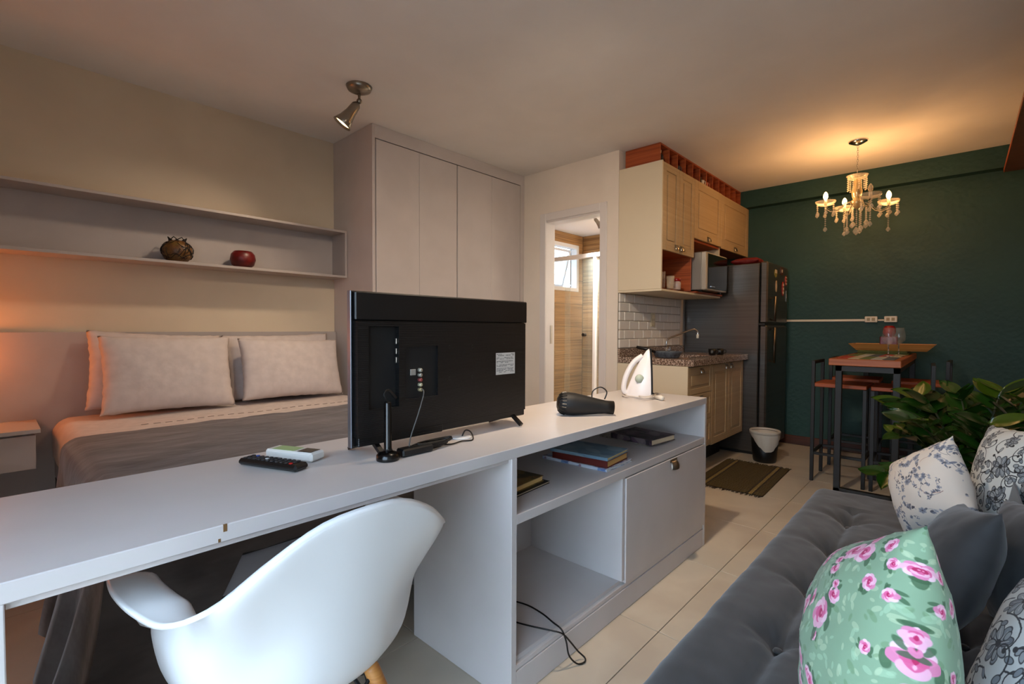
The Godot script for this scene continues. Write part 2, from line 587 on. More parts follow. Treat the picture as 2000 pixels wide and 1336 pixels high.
	M.velvet.rim = 0.55
	M.velvet.rim_tint = 0.5
	M.red = mat(0.55, 0.03, 0.04, 0.35)
	M.pane = glass(0.9, 0.95, 0.93, 0.06)
	M.crystal = crystal(0.98, 0.97, 0.95)
	M.beads = glass(0.95, 0.91, 0.82, 0.28, 0.05)
	M.wire = mat(0.02, 0.02, 0.022, 0.5)

func shell() -> void:
	var T := 0.12
	# floor: a grout bed with porcelain tiles 60 cm square
	var b := MB.new()
	b.span(Vector3(XH - T, -0.12, ZG - T), Vector3(XR + T, -0.006, ZN + T))
	var fl := struct("floor", b, M.grout, "cream porcelain tiled floor with thin dark joints", "floor")
	for i in range(-5, 3):
		for k in range(-8, 4):
			var x0 := -0.77 + 0.6 * i
			var z0 := -1.003 + 0.6 * k
			var lo := Vector2(maxf(x0, XH), maxf(z0, ZG))
			var hi := Vector2(minf(x0 + 0.6, XR), minf(z0 + 0.6, ZN))
			if hi.x <= XK + 0.06: lo.y = maxf(lo.y, ZD)
			elif lo.y < ZD - 0.3: lo.x = maxf(lo.x, XK)
			elif lo.y < ZD and lo.x < XK: lo.y = ZD
			if hi.x - lo.x < 0.02 or hi.y - lo.y < 0.02: continue
			b = MB.new()
			b.span(Vector3(lo.x + 0.0013, -0.006, lo.y + 0.0013), Vector3(hi.x - 0.0013, 0.0, hi.y - 0.0013), 0.0008)
			obj("tile", b, M.tile, fl)
	b = MB.new()
	b.span(Vector3(XH - T, CE, ZG - T), Vector3(XR + T, CE + 0.1, ZN + T))
	struct("ceiling", b, M.ceiling, "plain off-white plastered ceiling", "ceiling")
	# headboard wall, which is the bathroom's outer wall too; the bathroom window is cut out of it
	b = MB.new()
	b.span(Vector3(XH - T, 0, ZD), Vector3(XH, CE, ZN + T))
	struct("wall_left", b, M.cream, "cream painted wall behind the bed", "wall")
	# door wall
	b = MB.new()
	b.span(Vector3(XH, 0, ZD - 0.1), Vector3(-2.66, CE, ZD))
	b.span(Vector3(-2.03, 0, ZD - 0.1), Vector3(XK, CE, ZD))
	b.span(Vector3(-2.66, 2.04, ZD - 0.1), Vector3(-2.03, CE, ZD))
	struct("wall_back", b, M.plaster, "beige painted wall with the bathroom doorway", "wall")
	# kitchen wall between kitchen and bathroom
	b = MB.new()
	b.span(Vector3(XK - 0.1, 0, ZG), Vector3(XK, CE, ZD - 0.1))
	struct("wall_kitchen", b, M.plaster, "beige wall behind the kitchen units", "wall")
	# green wall with its beam
	b = MB.new()
	b.span(Vector3(XK - 0.1, 0, ZG - T), Vector3(XR + T, CE, ZG))
	b.span(Vector3(XK, 2.274, ZG), Vector3(XR, CE, ZG + 0.1))
	struct("wall_far", b, M.green, "dark green painted wall with a beam along its top", "wall")
	b = MB.new()
	b.span(Vector3(XK, 0.001, ZG + 0.0005), Vector3(XR, 0.085, ZG + 0.016), 0.004)
	struct("baseboard_far", b, M.wood_dark, "reddish brown wooden baseboard along the green wall", "baseboard")
	b = MB.new()
	b.span(Vector3(XR, 0, ZG), Vector3(XR + T, CE, ZN + T))
	struct("wall_right", b, M.plaster, "painted wall behind the sofa", "wall")
	# window wall with the balcony door
	var wx0 := -0.95
	var wx1 := 0.40
	var wy := 2.14
	b = MB.new()
	b.span(Vector3(XH, 0, ZN), Vector3(wx0, CE, ZN + T))
	b.span(Vector3(wx1, 0, ZN), Vector3(XR, CE, ZN + T))
	b.span(Vector3(wx0, wy, ZN), Vector3(wx1, CE, ZN + T))
	struct("wall_near", b, M.plaster, "painted wall around the balcony door", "wall")
	b = MB.new()
	for x in [wx0 + 0.025, (wx0 + wx1) * 0.5, wx1 - 0.025]:
		b.span(Vector3(x - 0.025, 0.001, ZN + 0.03), Vector3(x + 0.025, wy, ZN + 0.08), 0.003)
	for y in [0.026, wy - 0.025]:
		b.span(Vector3(wx0, y - 0.025, ZN + 0.03), Vector3(wx1, y + 0.025, ZN + 0.08), 0.003)
	var w := struct("window_2", b, M.white_trim, "white framed balcony door with two glass leaves", "window")
	for k in 2:
		var x0 := wx0 + 0.05 + k * (wx1 - wx0 - 0.05) * 0.5
		b = MB.new()
		b.span(Vector3(x0, 0.05, ZN + 0.05), Vector3(x0 + (wx1 - wx0) * 0.5 - 0.075, wy - 0.05, ZN + 0.056))
		obj("pane", b, M.pane, w)
	# door frame
	b = MB.new()
	b.span(Vector3(-2.686, 0.001, ZD + 0.0005), Vector3(-2.622, 2.064, ZD + 0.014), 0.004)
	b.span(Vector3(-2.083, 0.001, ZD + 0.0005), Vector3(-2.02, 2.064, ZD + 0.014), 0.004)
	b.span(Vector3(-2.622, 2.0, ZD + 0.0005), Vector3(-2.083, 2.064, ZD + 0.014), 0.004)
	b.span(Vector3(-2.655, 0.001, ZD - 0.12), Vector3(-2.625, 2.0, ZD), 0.002)
	b.span(Vector3(-2.08, 0.001, ZD - 0.12), Vector3(-2.05, 2.0, ZD), 0.002)
	b.span(Vector3(-2.625, 1.985, ZD - 0.12), Vector3(-2.08, 2.03, ZD), 0.002)
	var tr := struct("trim_1", b, M.white_trim, "white door frame of the bathroom", "door frame")
	b = MB.new()
	b.span(Vector3(-2.6255, 0.95, ZD - 0.09), Vector3(-2.622, 1.11, ZD - 0.06), 0.001)
	obj("strike_plate", b, M.nickel, tr)
	# the long wooden shelf high on the sofa wall
	var sh := thing("wall_shelf", "reddish wooden shelf high on the wall above the sofa", "shelf", Vector3(0.3, 2.15, -2.5))
	b = at(sh)
	b.span(Vector3(0.19, 2.155, -4.70), Vector3(XR - 0.001, 2.18, -1.2), 0.002)
	obj("board", b, M.wood_dark, sh)
	b = at(sh)
	b.span(Vector3(0.186, 2.155, -4.70), Vector3(0.1895, 2.18, -1.2), 0.001)
	obj("edge_band", b, M.wood_red, sh)
	for z in [-4.2, -3.0, -1.8]:
		b = at(sh)
		b.span(Vector3(0.25, 2.135, z - 0.015), Vector3(XR - 0.001, 2.1545, z + 0.015), 0.002)
		b.span(Vector3(XR - 0.02, 2.02, z - 0.015), Vector3(XR - 0.001, 2.135, z + 0.015), 0.002)
		obj("bracket", b, M.black_steel, sh)

func bathroom() -> void:
	var ZB := -4.94
	var BC := 2.205
	var XB := XK - 0.1
	var b := MB.new()
	b.span(Vector3(XH, BC, ZB), Vector3(XB, BC + 0.05, ZD - 0.1))
	struct("ceiling_bathroom", b, mat(0.90, 0.90, 0.90, 0.85), "white lowered ceiling inside the bathroom", "ceiling")
	b = MB.new()
	b.span(Vector3(XH, -0.003, ZB), Vector3(XB, 0.004, ZD - 0.1))
	struct("floor_bathroom", b, M.tile, "pale tiled bathroom floor", "floor")
	# outer wall with the window opening
	var wz0 := -4.84
	var wz1 := -4.17
	var wy0 := 1.525
	var wy1 := 2.08
	var wl := MB.new()
	for q in [[0.0, wy0, ZB - 0.1, ZD], [wy1, CE, ZB - 0.1, ZD], [wy0, wy1, ZB - 0.1, wz0], [wy0, wy1, wz1, ZD]]:
		wl.span(Vector3(XH - 0.12, q[0], q[2]), Vector3(XH - 0.012, q[1], q[3]))
	var wall_l := struct("wall_bath_left", wl, M.grout, "wood-look tiled bathroom wall with the window", "wall")
	b = MB.new()
	b.span(Vector3(XH - 0.012, 0, ZB - 0.1), Vector3(XB, CE, ZB - 0.01))
	var wall_b := struct("wall_bath_back", b, M.grout, "wood-look tiled end wall of the bathroom", "wall")
	# wood-look porcelain planks, each a tile
	var k := 0
	for row in 8:
		var y0 := 0.005 + row * 0.275
		var y1 := minf(y0 + 0.272, BC)
		var cuts := [ZB + 0.002, ZB + 0.55 + 0.3 * (row % 2), ZB + 1.15 + 0.3 * (row % 2), ZD - 0.102]
		for c in 3:
			for part in clip_rect(Vector2(cuts[c] + 0.0015, y0), Vector2(cuts[c + 1] - 0.0015, y1), Vector2(wz0, wy0), Vector2(wz1, wy1)):
				b = MB.new()
				b.span(Vector3(XH - 0.012, part[0].y, part[0].x), Vector3(XH, part[1].y, part[1].x), 0.001)
				obj("tile", b, M.bath_wood[k % 3], wall_l)
			k += 1
		cuts = [XH + 0.001, XH + 0.7 + 0.25 * (row % 2), XB - 0.001]
		for c in 2:
			b = MB.new()
			b.span(Vector3(cuts[c] + 0.0015, y0, ZB - 0.01), Vector3(cuts[c + 1] - 0.0015, y1, ZB), 0.001)
			obj("tile", b, M.bath_wood[(k + 1) % 3], wall_b)
			k += 1
	# window: white frame, top-hung sash tilted outwards
	b = MB.new()
	var f := 0.045
	for q in [[wy0, wy0 + f, wz0, wz1], [wy1 - f, wy1, wz0, wz1], [wy0 + f, wy1 - f, wz0, wz0 + f], [wy0 + f, wy1 - f, wz1 - f, wz1]]:
		b.span(Vector3(XH - 0.07, q[0], q[2]), Vector3(XH + 0.012, q[1], q[3]), 0.003)
	var w := struct("window_1", b, mat(0.86, 0.87, 0.88, 0.35), "small white framed bathroom window with its sash tilted open", "window")
	var tilt := Basis(Vector3(0, 0, 1), deg_to_rad(-16))
	var hinge := Vector3(XH - 0.075, wy1 - f - 0.005, 0)
	b = MB.new()
	b.t = Transform3D(tilt, hinge)
	var hh := wy1 - wy0 - 2.0 * f - 0.01
	for q in [[-hh, -hh + 0.03, wz0 + f + 0.004, wz1 - f - 0.004], [-0.03, 0.0, wz0 + f + 0.004, wz1 - f - 0.004], [-hh + 0.03, -0.03, wz0 + f + 0.004, wz0 + f + 0.034], [-hh + 0.03, -0.03, wz1 - f - 0.034, wz1 - f - 0.004]]:
		b.span(Vector3(-0.012, q[0], q[2]), Vector3(0.012, q[1], q[3]), 0.002)
	obj("sash", b, mat(0.86, 0.87, 0.88, 0.35), w)
	b = MB.new()
	b.t = Transform3D(tilt, hinge)
	b.span(Vector3(-0.003, -hh + 0.03, wz0 + f + 0.034), Vector3(0.003, -0.03, wz1 - f - 0.034))
	obj("pane", b, M.pane, w)
	for z in [wz0 + f + 0.02, wz1 - f - 0.02]:
		b = MB.new()
		b.tube([Vector3(XH - 0.05, wy0 + f + 0.02, z), Vector3(XH - 0.16, wy1 - f - 0.30, z)], 0.004, 6)
		obj("stay_arm", b, M.chrome, w)
	# shower screen across the room
	var zs := -4.22
	var s := thing("shower_screen", "clear glass shower screen with white aluminium rail in the bathroom", "shower screen", Vector3(-2.7, 0, zs))
	b = at(s)
	b.span(Vector3(XH + 0.001, 1.815, zs - 0.025), Vector3(XB - 0.001, 1.86, zs + 0.025), 0.004)
	obj("rail", b, M.white_trim, s)
	b = at(s)
	b.span(Vector3(XH + 0.001, 0.005, zs - 0.02), Vector3(XB - 0.001, 0.04, zs + 0.02), 0.003)
	obj("threshold", b, M.white_trim, s)
	b = at(s)
	b.span(Vector3(-2.775, 0.04, zs - 0.02), Vector3(-2.74, 1.815, zs + 0.02), 0.003)
	obj("upright", b, M.white_trim, s)
	var pane := glass(0.80, 0.88, 0.84, 0.10)
	for q in [[XH + 0.002, -3.08, zs - 0.012], [-3.13, -2.778, zs + 0.012], [-2.738, XB - 0.002, zs]]:
		b = at(s)
		b.span(Vector3(q[0], 0.042, q[2] - 0.004), Vector3(q[1], 1.813, q[2] + 0.004))
		obj("glass_panel", b, pane, s)
	b = at(s)
	b.lathe([Vector2(0, -0.02), Vector2(0.018, -0.02), Vector2(0.018, 0.02), Vector2(0, 0.02)], 12, Vector3(-2.87, 1.02, zs + 0.03), Basis(Vector3.RIGHT, PI / 2))
	obj("knob", b, M.black_plastic, s)
	# ceiling spot in the bathroom
	spot_lamp(Vector3(-2.62, BC, -3.98), Vector3(0.35, -0.7, -0.6), 9.0, "small nickel spot on the bathroom ceiling", 0.85, Color(1.0, 0.98, 0.96))

func clip_rect(lo: Vector2, hi: Vector2, ho: Vector2, hi2: Vector2) -> Array:   # what is left of a rectangle with a hole cut from it
	if hi.x <= ho.x or lo.x >= hi2.x or hi.y <= ho.y or lo.y >= hi2.y: return [[lo, hi]]
	var out: Array = []
	if lo.y < ho.y: out.append([lo, Vector2(hi.x, ho.y)])
	if hi.y > hi2.y: out.append([Vector2(lo.x, hi2.y), hi])
	var a := maxf(lo.y, ho.y)
	var c := minf(hi.y, hi2.y)
	if lo.x < ho.x: out.append([Vector2(lo.x, a), Vector2(ho.x, c)])
	if hi.x > hi2.x: out.append([Vector2(hi2.x, a), Vector2(hi.x, c)])
	return out

# A cloth or a padded block: rows of [position, drop] along x and z give a sheet that falls over the edges of a box.
func drape(b: MB, xs: Array, zs: Array, top: float, low: float, bend: Callable) -> void:
	var p: Array = []
	for j in zs.size():
		var row: Array = []
		for i in xs.size():
			var d := Vector2(xs[i][1], zs[j][1]).length()
			var q := Vector3(xs[i][0], maxf(low, top - d), zs[j][0])
			row.append(bend.call(q, d))
		p.append(row)
	for j in zs.size() - 1:
		for i in xs.size() - 1:
			var ua := Vector2(float(i) / xs.size(), float(j) / zs.size())
			var du := Vector2(1.0 / xs.size(), 0)
			var dv := Vector2(0, 1.0 / zs.size())
			b.quad_uv(p[j][i], p[j + 1][i], p[j + 1][i + 1], p[j][i + 1], ua, ua + dv, ua + du + dv, ua + du)

func padded(lo: float, hi: float, r: float, depth: float, n: int) -> Array:   # a profile that rises round an edge, crosses and falls round the other
	var out: Array = []
	out.append([lo, depth])
	out.append([lo, (depth + r) * 0.5])
	for k in 7:
		var a := PI / 2 * k / 6
		out.append([lo + r * (1.0 - cos(a)), r * (1.0 - sin(a))])
	for k in range(1, n):
		out.append([lerpf(lo + r, hi - r, float(k) / n), 0.0])
	for k in 7:
		var a := PI / 2 * (6 - k) / 6
		out.append([hi - r * (1.0 - cos(a)), r * (1.0 - sin(a))])
	out.append([hi, (depth + r) * 0.5])
	out.append([hi, depth])
	return out

# A pillow lying in x, y with its thickness along z.
func pillow_mesh(w: float, h: float, th: float, seed_: int, wrinkle := 0.006, pinch := 0.07, power := 0.5) -> ArrayMesh:
	var n := FastNoiseLite.new()
	n.seed = seed_
	n.frequency = 1.0
	var b := MB.new()
	b.smooth()
	var f := func(u: float, v: float, s: float) -> Vector3:
		var a := u * 2.0 - 1.0
		var c := v * 2.0 - 1.0
		a = sin(a * PI / 2) * 0.35 + a * 0.65
		c = sin(c * PI / 2) * 0.35 + c * 0.65
		var e := pow(maxf(0.0, (1.0 - a * a) * (1.0 - c * c)), power)
		var x := a * w * 0.5 * (1.0 - pinch * (1.0 - c * c) * a * a)
		var y := c * h * 0.5 * (1.0 - pinch * (1.0 - a * a) * c * c)
		var edge := pow(maxf(0.0, 1.0 - e), 2.0)
		var wr := n.get_noise_3d(x * 9.0, y * 9.0, s * 5.0) + 0.6 * edge * n.get_noise_3d(x * 26.0, y * 26.0, s * 9.0 + 3.0)
		return Vector3(x + edge * 0.006 * n.get_noise_2d(y * 30.0, 2.0), y + edge * 0.006 * n.get_noise_2d(x * 30.0, 7.0), s * (th * 0.5 * e) + wr * wrinkle * (0.25 + e) * signf(e))
	b.grid(26, 26, func(u, v): return f.call(u, v, 1.0))
	b.grid(26, 26, func(u, v): return f.call(u, v, -1.0), true)
	return b.mesh()

func bedroom() -> void:
	var b: MB
	# headboard panel along the wall
	var hb := thing("headboard", "wide plain grey headboard panel along the cream wall", "headboard", Vector3(XH + 0.015, 0.0, -0.5))
	b = at(hb)
	b.span(Vector3(XH + 0.001, 0.22, -1.7325), Vector3(XH + 0.03, 1.054, 0.44), 0.002)
	obj("panel", b, M.grey_board, hb)
	# box shelf
	var sx := -3.209
	var s := thing("box_shelf", "long grey open box shelf on the wall above the bed", "shelf", Vector3(-3.3, 1.435, -0.5))
	for q in [["bottom_board", 1.435, 1.45], ["top_board", 1.752, 1.767]]:
		b = at(s)
		b.span(Vector3(XH + 0.001, q[1], -1.7315), Vector3(sx, q[2], 0.44), 0.001)
		obj(q[0], b, M.grey_board, s)
	b = at(s)
	b.span(Vector3(XH + 0.001, 1.45, -1.7315), Vector3(sx, 1.752, -1.7165), 0.001)
	obj("side_board", b, M.grey_board, s)
	b = at(s)
	b.span(Vector3(XH + 0.001, 1.45, 0.425), Vector3(sx, 1.752, 0.44), 0.001)
	obj("side_board", b, M.grey_board, s)
	b = at(s)
	b.span(Vector3(XH + 0.001, 1.45, -1.7165), Vector3(XH + 0.01, 1.752, 0.425))
	obj("back_panel", b, M.grey_board, s)
	# floating nightstand
	var n := thing("nightstand", "grey floating nightstand with one drawer beside the bed", "nightstand", Vector3(-3.22, 0.43, 0.1))
	b = at(n)
	b.span(Vector3(XH + 0.031, 0.6, -0.146), Vector3(-3.045, 0.618, 0.40), 0.001)
	obj("top", b, M.grey_board, n)
	b = at(n)
	b.span(Vector3(XH + 0.031, 0.436, -0.128), Vector3(-3.085, 0.594, 0.38), 0.001)
	b.span(Vector3(XH + 0.031, 0.594, -0.10), Vector3(-3.12, 0.6, 0.36))
	obj("body", b, M.grey_board, n)
	b = at(n)
	b.span(Vector3(-3.084, 0.436, -0.13), Vector3(-3.066, 0.590, 0.382), 0.001)
	obj("drawer", b, M.grey_board, n)
	bedside_lamp()
	bed()

func bedside_lamp() -> void:
	var p := Vector3(-3.29, 0.619, 0.16)
	var t := thing("bedside_lamp", "small bedside lamp with an amber glass globe on the nightstand", "lamp", p)
	var b := at(t)
	b.smooth()
	b.lathe([Vector2(0, 0), Vector2(0.05, 0), Vector2(0.05, 0.012), Vector2(0.015, 0.02), Vector2(0.01, 0.27), Vector2(0.026, 0.285), Vector2(0, 0.285)], 20, p)
	obj("base", b, M.nickel, t)
	b = at(t)
	b.smooth()
	b.ball(p + Vector3(0, 0.345, 0), 0.062, 24)
	obj("glass_globe", b, glow(1.0, 0.55, 0.24, 0.8), t)
	var l := OmniLight3D.new()
	l.name = "lamp_light"
	l.light_color = Color(1.0, 0.53, 0.20)
	l.light_energy = 0.12
	l.light_size = 0.06
	l.omni_range = 8.0
	l.omni_attenuation = 2.0
	l.shadow_enabled = true
	l.position = Vector3(0, 0.345, 0)
	t.add_child(l)

func bed() -> void:
	var b: MB
	var x0 := -3.375
	var x1 := -1.50
	var z0 := -1.70
	var z1 := -0.21
	var t := thing("bed", "double bed with woven grey base and pale fitted sheet", "bed", Vector3(-2.44, 0, -0.95))
	b = at(t)
	b.span(Vector3(x0, 0.125, z0), Vector3(x1, 0.325, z1), 0.012)
	obj("base", b, M.rattan, t)
	b = at(t)
	b.span(Vector3(x0, 0.112, z0 - 0.003), Vector3(x1 + 0.004, 0.126, z1 + 0.003), 0.004)
	obj("trim", b, mat(0.55, 0.54, 0.54, 0.7), t)
	for q in [[x0 + 0.1, z0 + 0.1], [x0 + 0.1, z1 - 0.06], [-2.44, z1 - 0.04], [-2.44, z0 + 0.1], [x1 - 0.1, z0 + 0.1], [x1 - 0.1, z1 - 0.06]]:
		b = at(t)
		b.span(Vector3(q[0] - 0.03, 0.001, q[1] - 0.03), Vector3(q[0] + 0.03, 0.112, q[1] + 0.03), 0.004)
		obj("leg", b, M.black_plastic, t)
	# mattress body below, fitted sheet over it
	b = at(t)
	b.smooth()
	drape(b, padded(x0, x1, 0.03, 0.11, 2), padded(z0, z1, 0.03, 0.11, 2), 0.437, 0.327, func(q, _d): return q)
	obj("mattress", b, M.mattress, t)
	b = at(t)
	b.smooth()
	b.tube([Vector3(x1 + 0.002, 0.433, z0 + 0.02), Vector3(x1 + 0.002, 0.433, z1 - 0.10), Vector3(x1 + 0.002, 0.42, z1 - 0.05), Vector3(x1, 0.40, z1 - 0.02)], 0.006, 8)
	obj("piping", b, M.black_matt, t)
	var nz := FastNoiseLite.new()
	nz.seed = 12
	nz.frequency = 1.0
	b = at(t)
	b.smooth()
	drape(b, padded(x0, x1 - 0.02, 0.07, 0.20, 26), padded(z0 - 0.004, z1 + 0.006, 0.075, 0.20, 22), 0.622, 0.40,
		func(q, d): return q + Vector3(0, 0.004 * nz.get_noise_2d(q.x * 5.0, q.z * 3.0), 0.004 * nz.get_noise_2d(q.x * 12.0, q.y * 9.0) if d > 0.05 else 0.0))
	obj("fitted_sheet", b, M.linen, t)
	b = at(t)
	for k in 26:
		var z := -0.47 - 0.046 * k
		b.span(Vector3(-2.80 + 0.012 * sin(k * 0.7), 0.6245, z - 0.028), Vector3(-2.797 + 0.012 * sin(k * 0.7), 0.6262, z))
	var hs := obj("hem_stitching", b, mat(0.45, 0.40, 0.37, 0.9), t)
	hs.set_meta("kind", "stuff")
	# grey fleece blanket over the foot of the bed, reaching the floor at the corner
	var bl := thing("blanket", "grey fleece blanket spread over the foot of the bed", "blanket", Vector3(-2.1, 0.64, -0.95))
	b = at(bl)
	b.smooth()
	var xs: Array = []
	for k in 26: xs.append([lerpf(-2.62, x1 - 0.035, k / 25.0), 0.0])
	for k in range(1, 6):
		var a := PI / 2 * k / 5
		xs.append([x1 - 0.035 + 0.05 * sin(a), 0.05 * (1.0 - cos(a))])
	for k in range(1, 22): xs.append([x1 + 0.016, 0.05 + 0.58 * k / 21.0])
	var zs: Array = []
	for k in 26: zs.append([lerpf(z0 + 0.004, z1 - 0.035, k / 25.0), 0.0])
	for k in range(1, 6):
		var a := PI / 2 * k / 5
		zs.append([z1 - 0.035 + 0.065 * sin(a), 0.065 * (1.0 - cos(a))])
	for k in range(1, 22): zs.append([z1 + 0.032, 0.065 + 0.56 * k / 21.0])
	var fall := func(q: Vector3, d: float) -> Vector3:
		var r := q
		if q.y > 0.60:
			r.y = q.y + 0.002 + 0.005 * nz.get_noise_2d(q.x * 6.0, q.z * 6.0) + 0.004 * nz.get_noise_2d(q.x * 15.0, q.z * 4.0)
		if q.x > x1 and q.z < -0.34:        # over the foot end the hem stops half way
			var hem := 0.43 + 0.01 * nz.get_noise_1d(q.z * 4.0)
			if q.z > -0.46: hem = lerpf(hem, 0.02, smoothstep(-0.46, -0.34, q.z))
			r.y = lerpf(0.622, hem, clampf((0.622 - q.y) / 0.60, 0, 1)) + 0.008
		if q.z > z1:                        # along the side the hem drops towards the foot
			var hem := lerpf(0.16, 0.015, smoothstep(-2.65, -2.15, q.x))
			r.y = maxf(lerpf(0.632, hem, clampf((0.632 - q.y) / 0.60, 0, 1)), 0.012)
		var low := clampf((0.55 - r.y) / 0.5, 0, 1)
		if q.z > z1: r.z += low * (0.035 + 0.035 * sin(q.x * 19.0 + 1.0) + 0.02 * sin(q.x * 41.0)) + 0.06 * low * low * smoothstep(-2.3, -1.6, q.x)
		if q.x > x1: r.x += low * (0.010 + 0.008 * sin(q.z * 31.0))
		if q.x > x1 and q.z > z1:
			var k := minf(q.x - x1, 0.016) / 0.016
			r.x -= 0.02 * low * k
		return r
	drape(b, xs, zs, 0.632, 0.02, fall)
	obj("cloth", b, M.blanket, bl)
	# pillows
	var g := "pillows on the bed"
	var defs := [
		["white pillow behind another at the nightstand end of the headboard", Vector3(-3.283, 0.845, -0.635), Vector3(0.62, 0.42, 0.15), -14.0, -3.0, 2],
		["creased white pillow leaning in front at the nightstand end", Vector3(-3.13, 0.835, -0.66), Vector3(0.60, 0.41, 0.17), -17.0, -1.0, 3],
		["white pillow behind another at the wardrobe end of the headboard", Vector3(-3.283, 0.838, -1.30), Vector3(0.68, 0.41, 0.14), -14.0, 1.0, 4],
		["creased white pillow leaning in front beside the wardrobe side", Vector3(-3.13, 0.825, -1.315), Vector3(0.63, 0.38, 0.17), -17.0, -1.5, 5]]
	for d in defs:
		var o := mesh_obj("pillow", pillow_mesh(d[2].x, d[2].y, d[2].z, d[5], 0.008, 0.05, 0.42), M.linen, self,
			Transform3D(Basis(Vector3.UP, PI / 2) * Basis(Vector3.BACK, deg_to_rad(d[4])) * Basis(Vector3.RIGHT, deg_to_rad(d[3])), d[1]))
		tag(o, d[0], "pillow", g)

func wardrobe() -> void:
	var xf := -2.877
	var z0 := -3.253
	var z1 := -1.734
	var t := thing("wardrobe", "tall built-in grey wardrobe with flat doors up to the ceiling", "wardrobe", Vector3(-3.14, 0, -2.5))
	var b := at(t)
	b.span(Vector3(XH + 0.001, 0.001, z1 - 0.02), Vector3(xf, CE - 0.001, z1), 0.0015)
	obj("side_panel", b, M.wardrobe_board, t)
	b = at(t)
	b.span(Vector3(XH + 0.001, 0.001, z0), Vector3(xf, CE - 0.001, z0 + 0.02), 0.0015)
	obj("side_panel", b, M.wardrobe_board, t)
	b = at(t)
	b.span(Vector3(XH + 0.001, 2.345, z0 + 0.02), Vector3(xf - 0.002, CE - 0.001, z1 - 0.02))
	b.span(Vector3(XH + 0.001, 0.001, z0 + 0.02), Vector3(xf - 0.002, 0.08, z1 - 0.02))
	b.span(Vector3(XH + 0.001, 0.08, z0 + 0.02), Vector3(XH + 0.012, 2.345, z1 - 0.02))
	b.span(Vector3(XH + 0.012, 0.08, -2.488), Vector3(xf - 0.03, 2.345, -2.468))
	obj("carcass", b, M.wardrobe_board, t)
	b = at(t)
	b.span(Vector3(xf - 0.03, 0.08, z0 + 0.02), Vector3(xf, 2.345, z0 + 0.052))
	obj("filler_strip", b, M.wardrobe_board, t)
	b = at(t)
	b.span(Vector3(xf - 0.03, 0.08, z1 - 0.026), Vector3(xf - 0.006, 2.345, z1 - 0.02))
	obj("filler_strip", b, M.wardrobe_board, t)
	var e := [-1.763, -2.112, -2.115, -2.466, -2.476, -2.845, -2.848, -3.197]
	for k in 4:
		b = at(t)
		b.span(Vector3(xf - 0.02, 0.085, e[2 * k + 1]), Vector3(xf + (0.001 if k % 2 == 0 else 0.0), 2.338, e[2 * k]), 0.0015)
		obj("door", b, M.wardrobe_board, t)

func cup_pull(b: MB, c: Vector3, w: float, h: float) -> void:   # a half-round cup handle on a front that faces +x
	b.smooth()
	var f := func(u: float, v: float) -> Vector3:
		var a := PI * u
		var k := PI / 2 * v
		return c + Vector3(0.024 * sin(k) * (0.35 + 0.65 * sin(a)), h * (0.5 - 1.0 * (1.0 - cos(k))), -cos(a) * w * 0.5 * (0.75 + 0.25 * sin(k)))
	b.grid(10, 6, f)
	b.smooth(false)
	b.box(c + Vector3(0.0015, h * 0.5, 0), Vector3(0.003, 0.012, w * 1.05), 0.001)

func desk() -> void:
	var xf := -0.9225
	var xb := -1.39
	var zr := -2.422
	var mm: Material = M.desk_board
	var t := thing("divider_desk", "long pale grey desk joined to an open storage unit", "desk", Vector3(-1.15, 0, -1.2))
	var b := at(t)
	b.span(Vector3(xb, 0.711, zr), Vector3(xf, 0.741, 0.02), 0.0015)
	obj("top", b, mm, t)
	b = at(t)
	b.span(Vector3(xb + 0.02, 0.699, -0.994), Vector3(xf - 0.012, 0.711, -0.007))
	obj("under_board", b, mm, t)
	b = at(t)
	b.span(Vector3(xb, 0.001, -0.006), Vector3(xf, 0.711, 0.02), 0.0015)
	obj("leg_panel", b, mm, t)
	b = at(t)
	b.span(Vector3(xb, 0.001, -1.018), Vector3(xf, 0.711, -0.995), 0.0015)
	obj("side_panel", b, mm, t)
	b = at(t)
	b.span(Vector3(xb, 0.001, zr), Vector3(xf, 0.711, zr + 0.02), 0.0015)
	obj("side_panel", b, mm, t)
	b = at(t)
	b.span(Vector3(xb, 0.03, zr + 0.02), Vector3(xb + 0.01, 0.711, -1.018))
	obj("back_panel", b, mm, t)
	b = at(t)
	b.span(Vector3(xb + 0.01, 0.516, zr + 0.02), Vector3(xf - 0.001, 0.546, -1.018), 0.0015)
	obj("shelf", b, mm, t)
	b = at(t)
	b.span(Vector3(xb + 0.01, 0.10, zr + 0.02), Vector3(xf - 0.016, 0.118, -1.018))
	obj("bottom_board", b, mm, t)
	b = at(t)
	b.span(Vector3(xb + 0.01, 0.118, -1.634), Vector3(xf - 0.004, 0.516, -1.616), 0.001)
	obj("divider", b, mm, t)
	b = at(t)
	b.span(Vector3(xf - 0.018, 0.001, zr + 0.02), Vector3(xf - 0.001, 0.085, -1.018), 0.001)
	b.span(Vector3(xf - 0.018, 0.087, zr + 0.02), Vector3(xf - 0.004, 0.103, -1.018), 0.001)
	obj("plinth", b, mm, t)
	b = at(t)
	b.span(Vector3(xf - 0.018, 0.106, zr + 0.023), Vector3(xf + 0.001, 0.511, -1.637), 0.0015)
	var d := obj("flap_door", b, mm, t)
	b = at(t)
	cup_pull(b, Vector3(xf + 0.001, 0.484, -2.045), 0.065, 0.035)
	obj("handle", b, M.nickel, d)
	# chip in the edge where the board shows
	b = at(t)
	b.span(Vector3(xf - 0.002, 0.7285, -0.272), Vector3(xf + 0.0004, 0.7412, -0.266))
	b.span(Vector3(xf - 0.001, 0.7125, -0.262), Vector3(xf + 0.0004, 0.7185, -0.258))
	var chip := obj("chipped_edge", b, mat(0.45, 0.32, 0.17, 0.9), t)
	chip.set_meta("label", "chipped edge showing brown board")

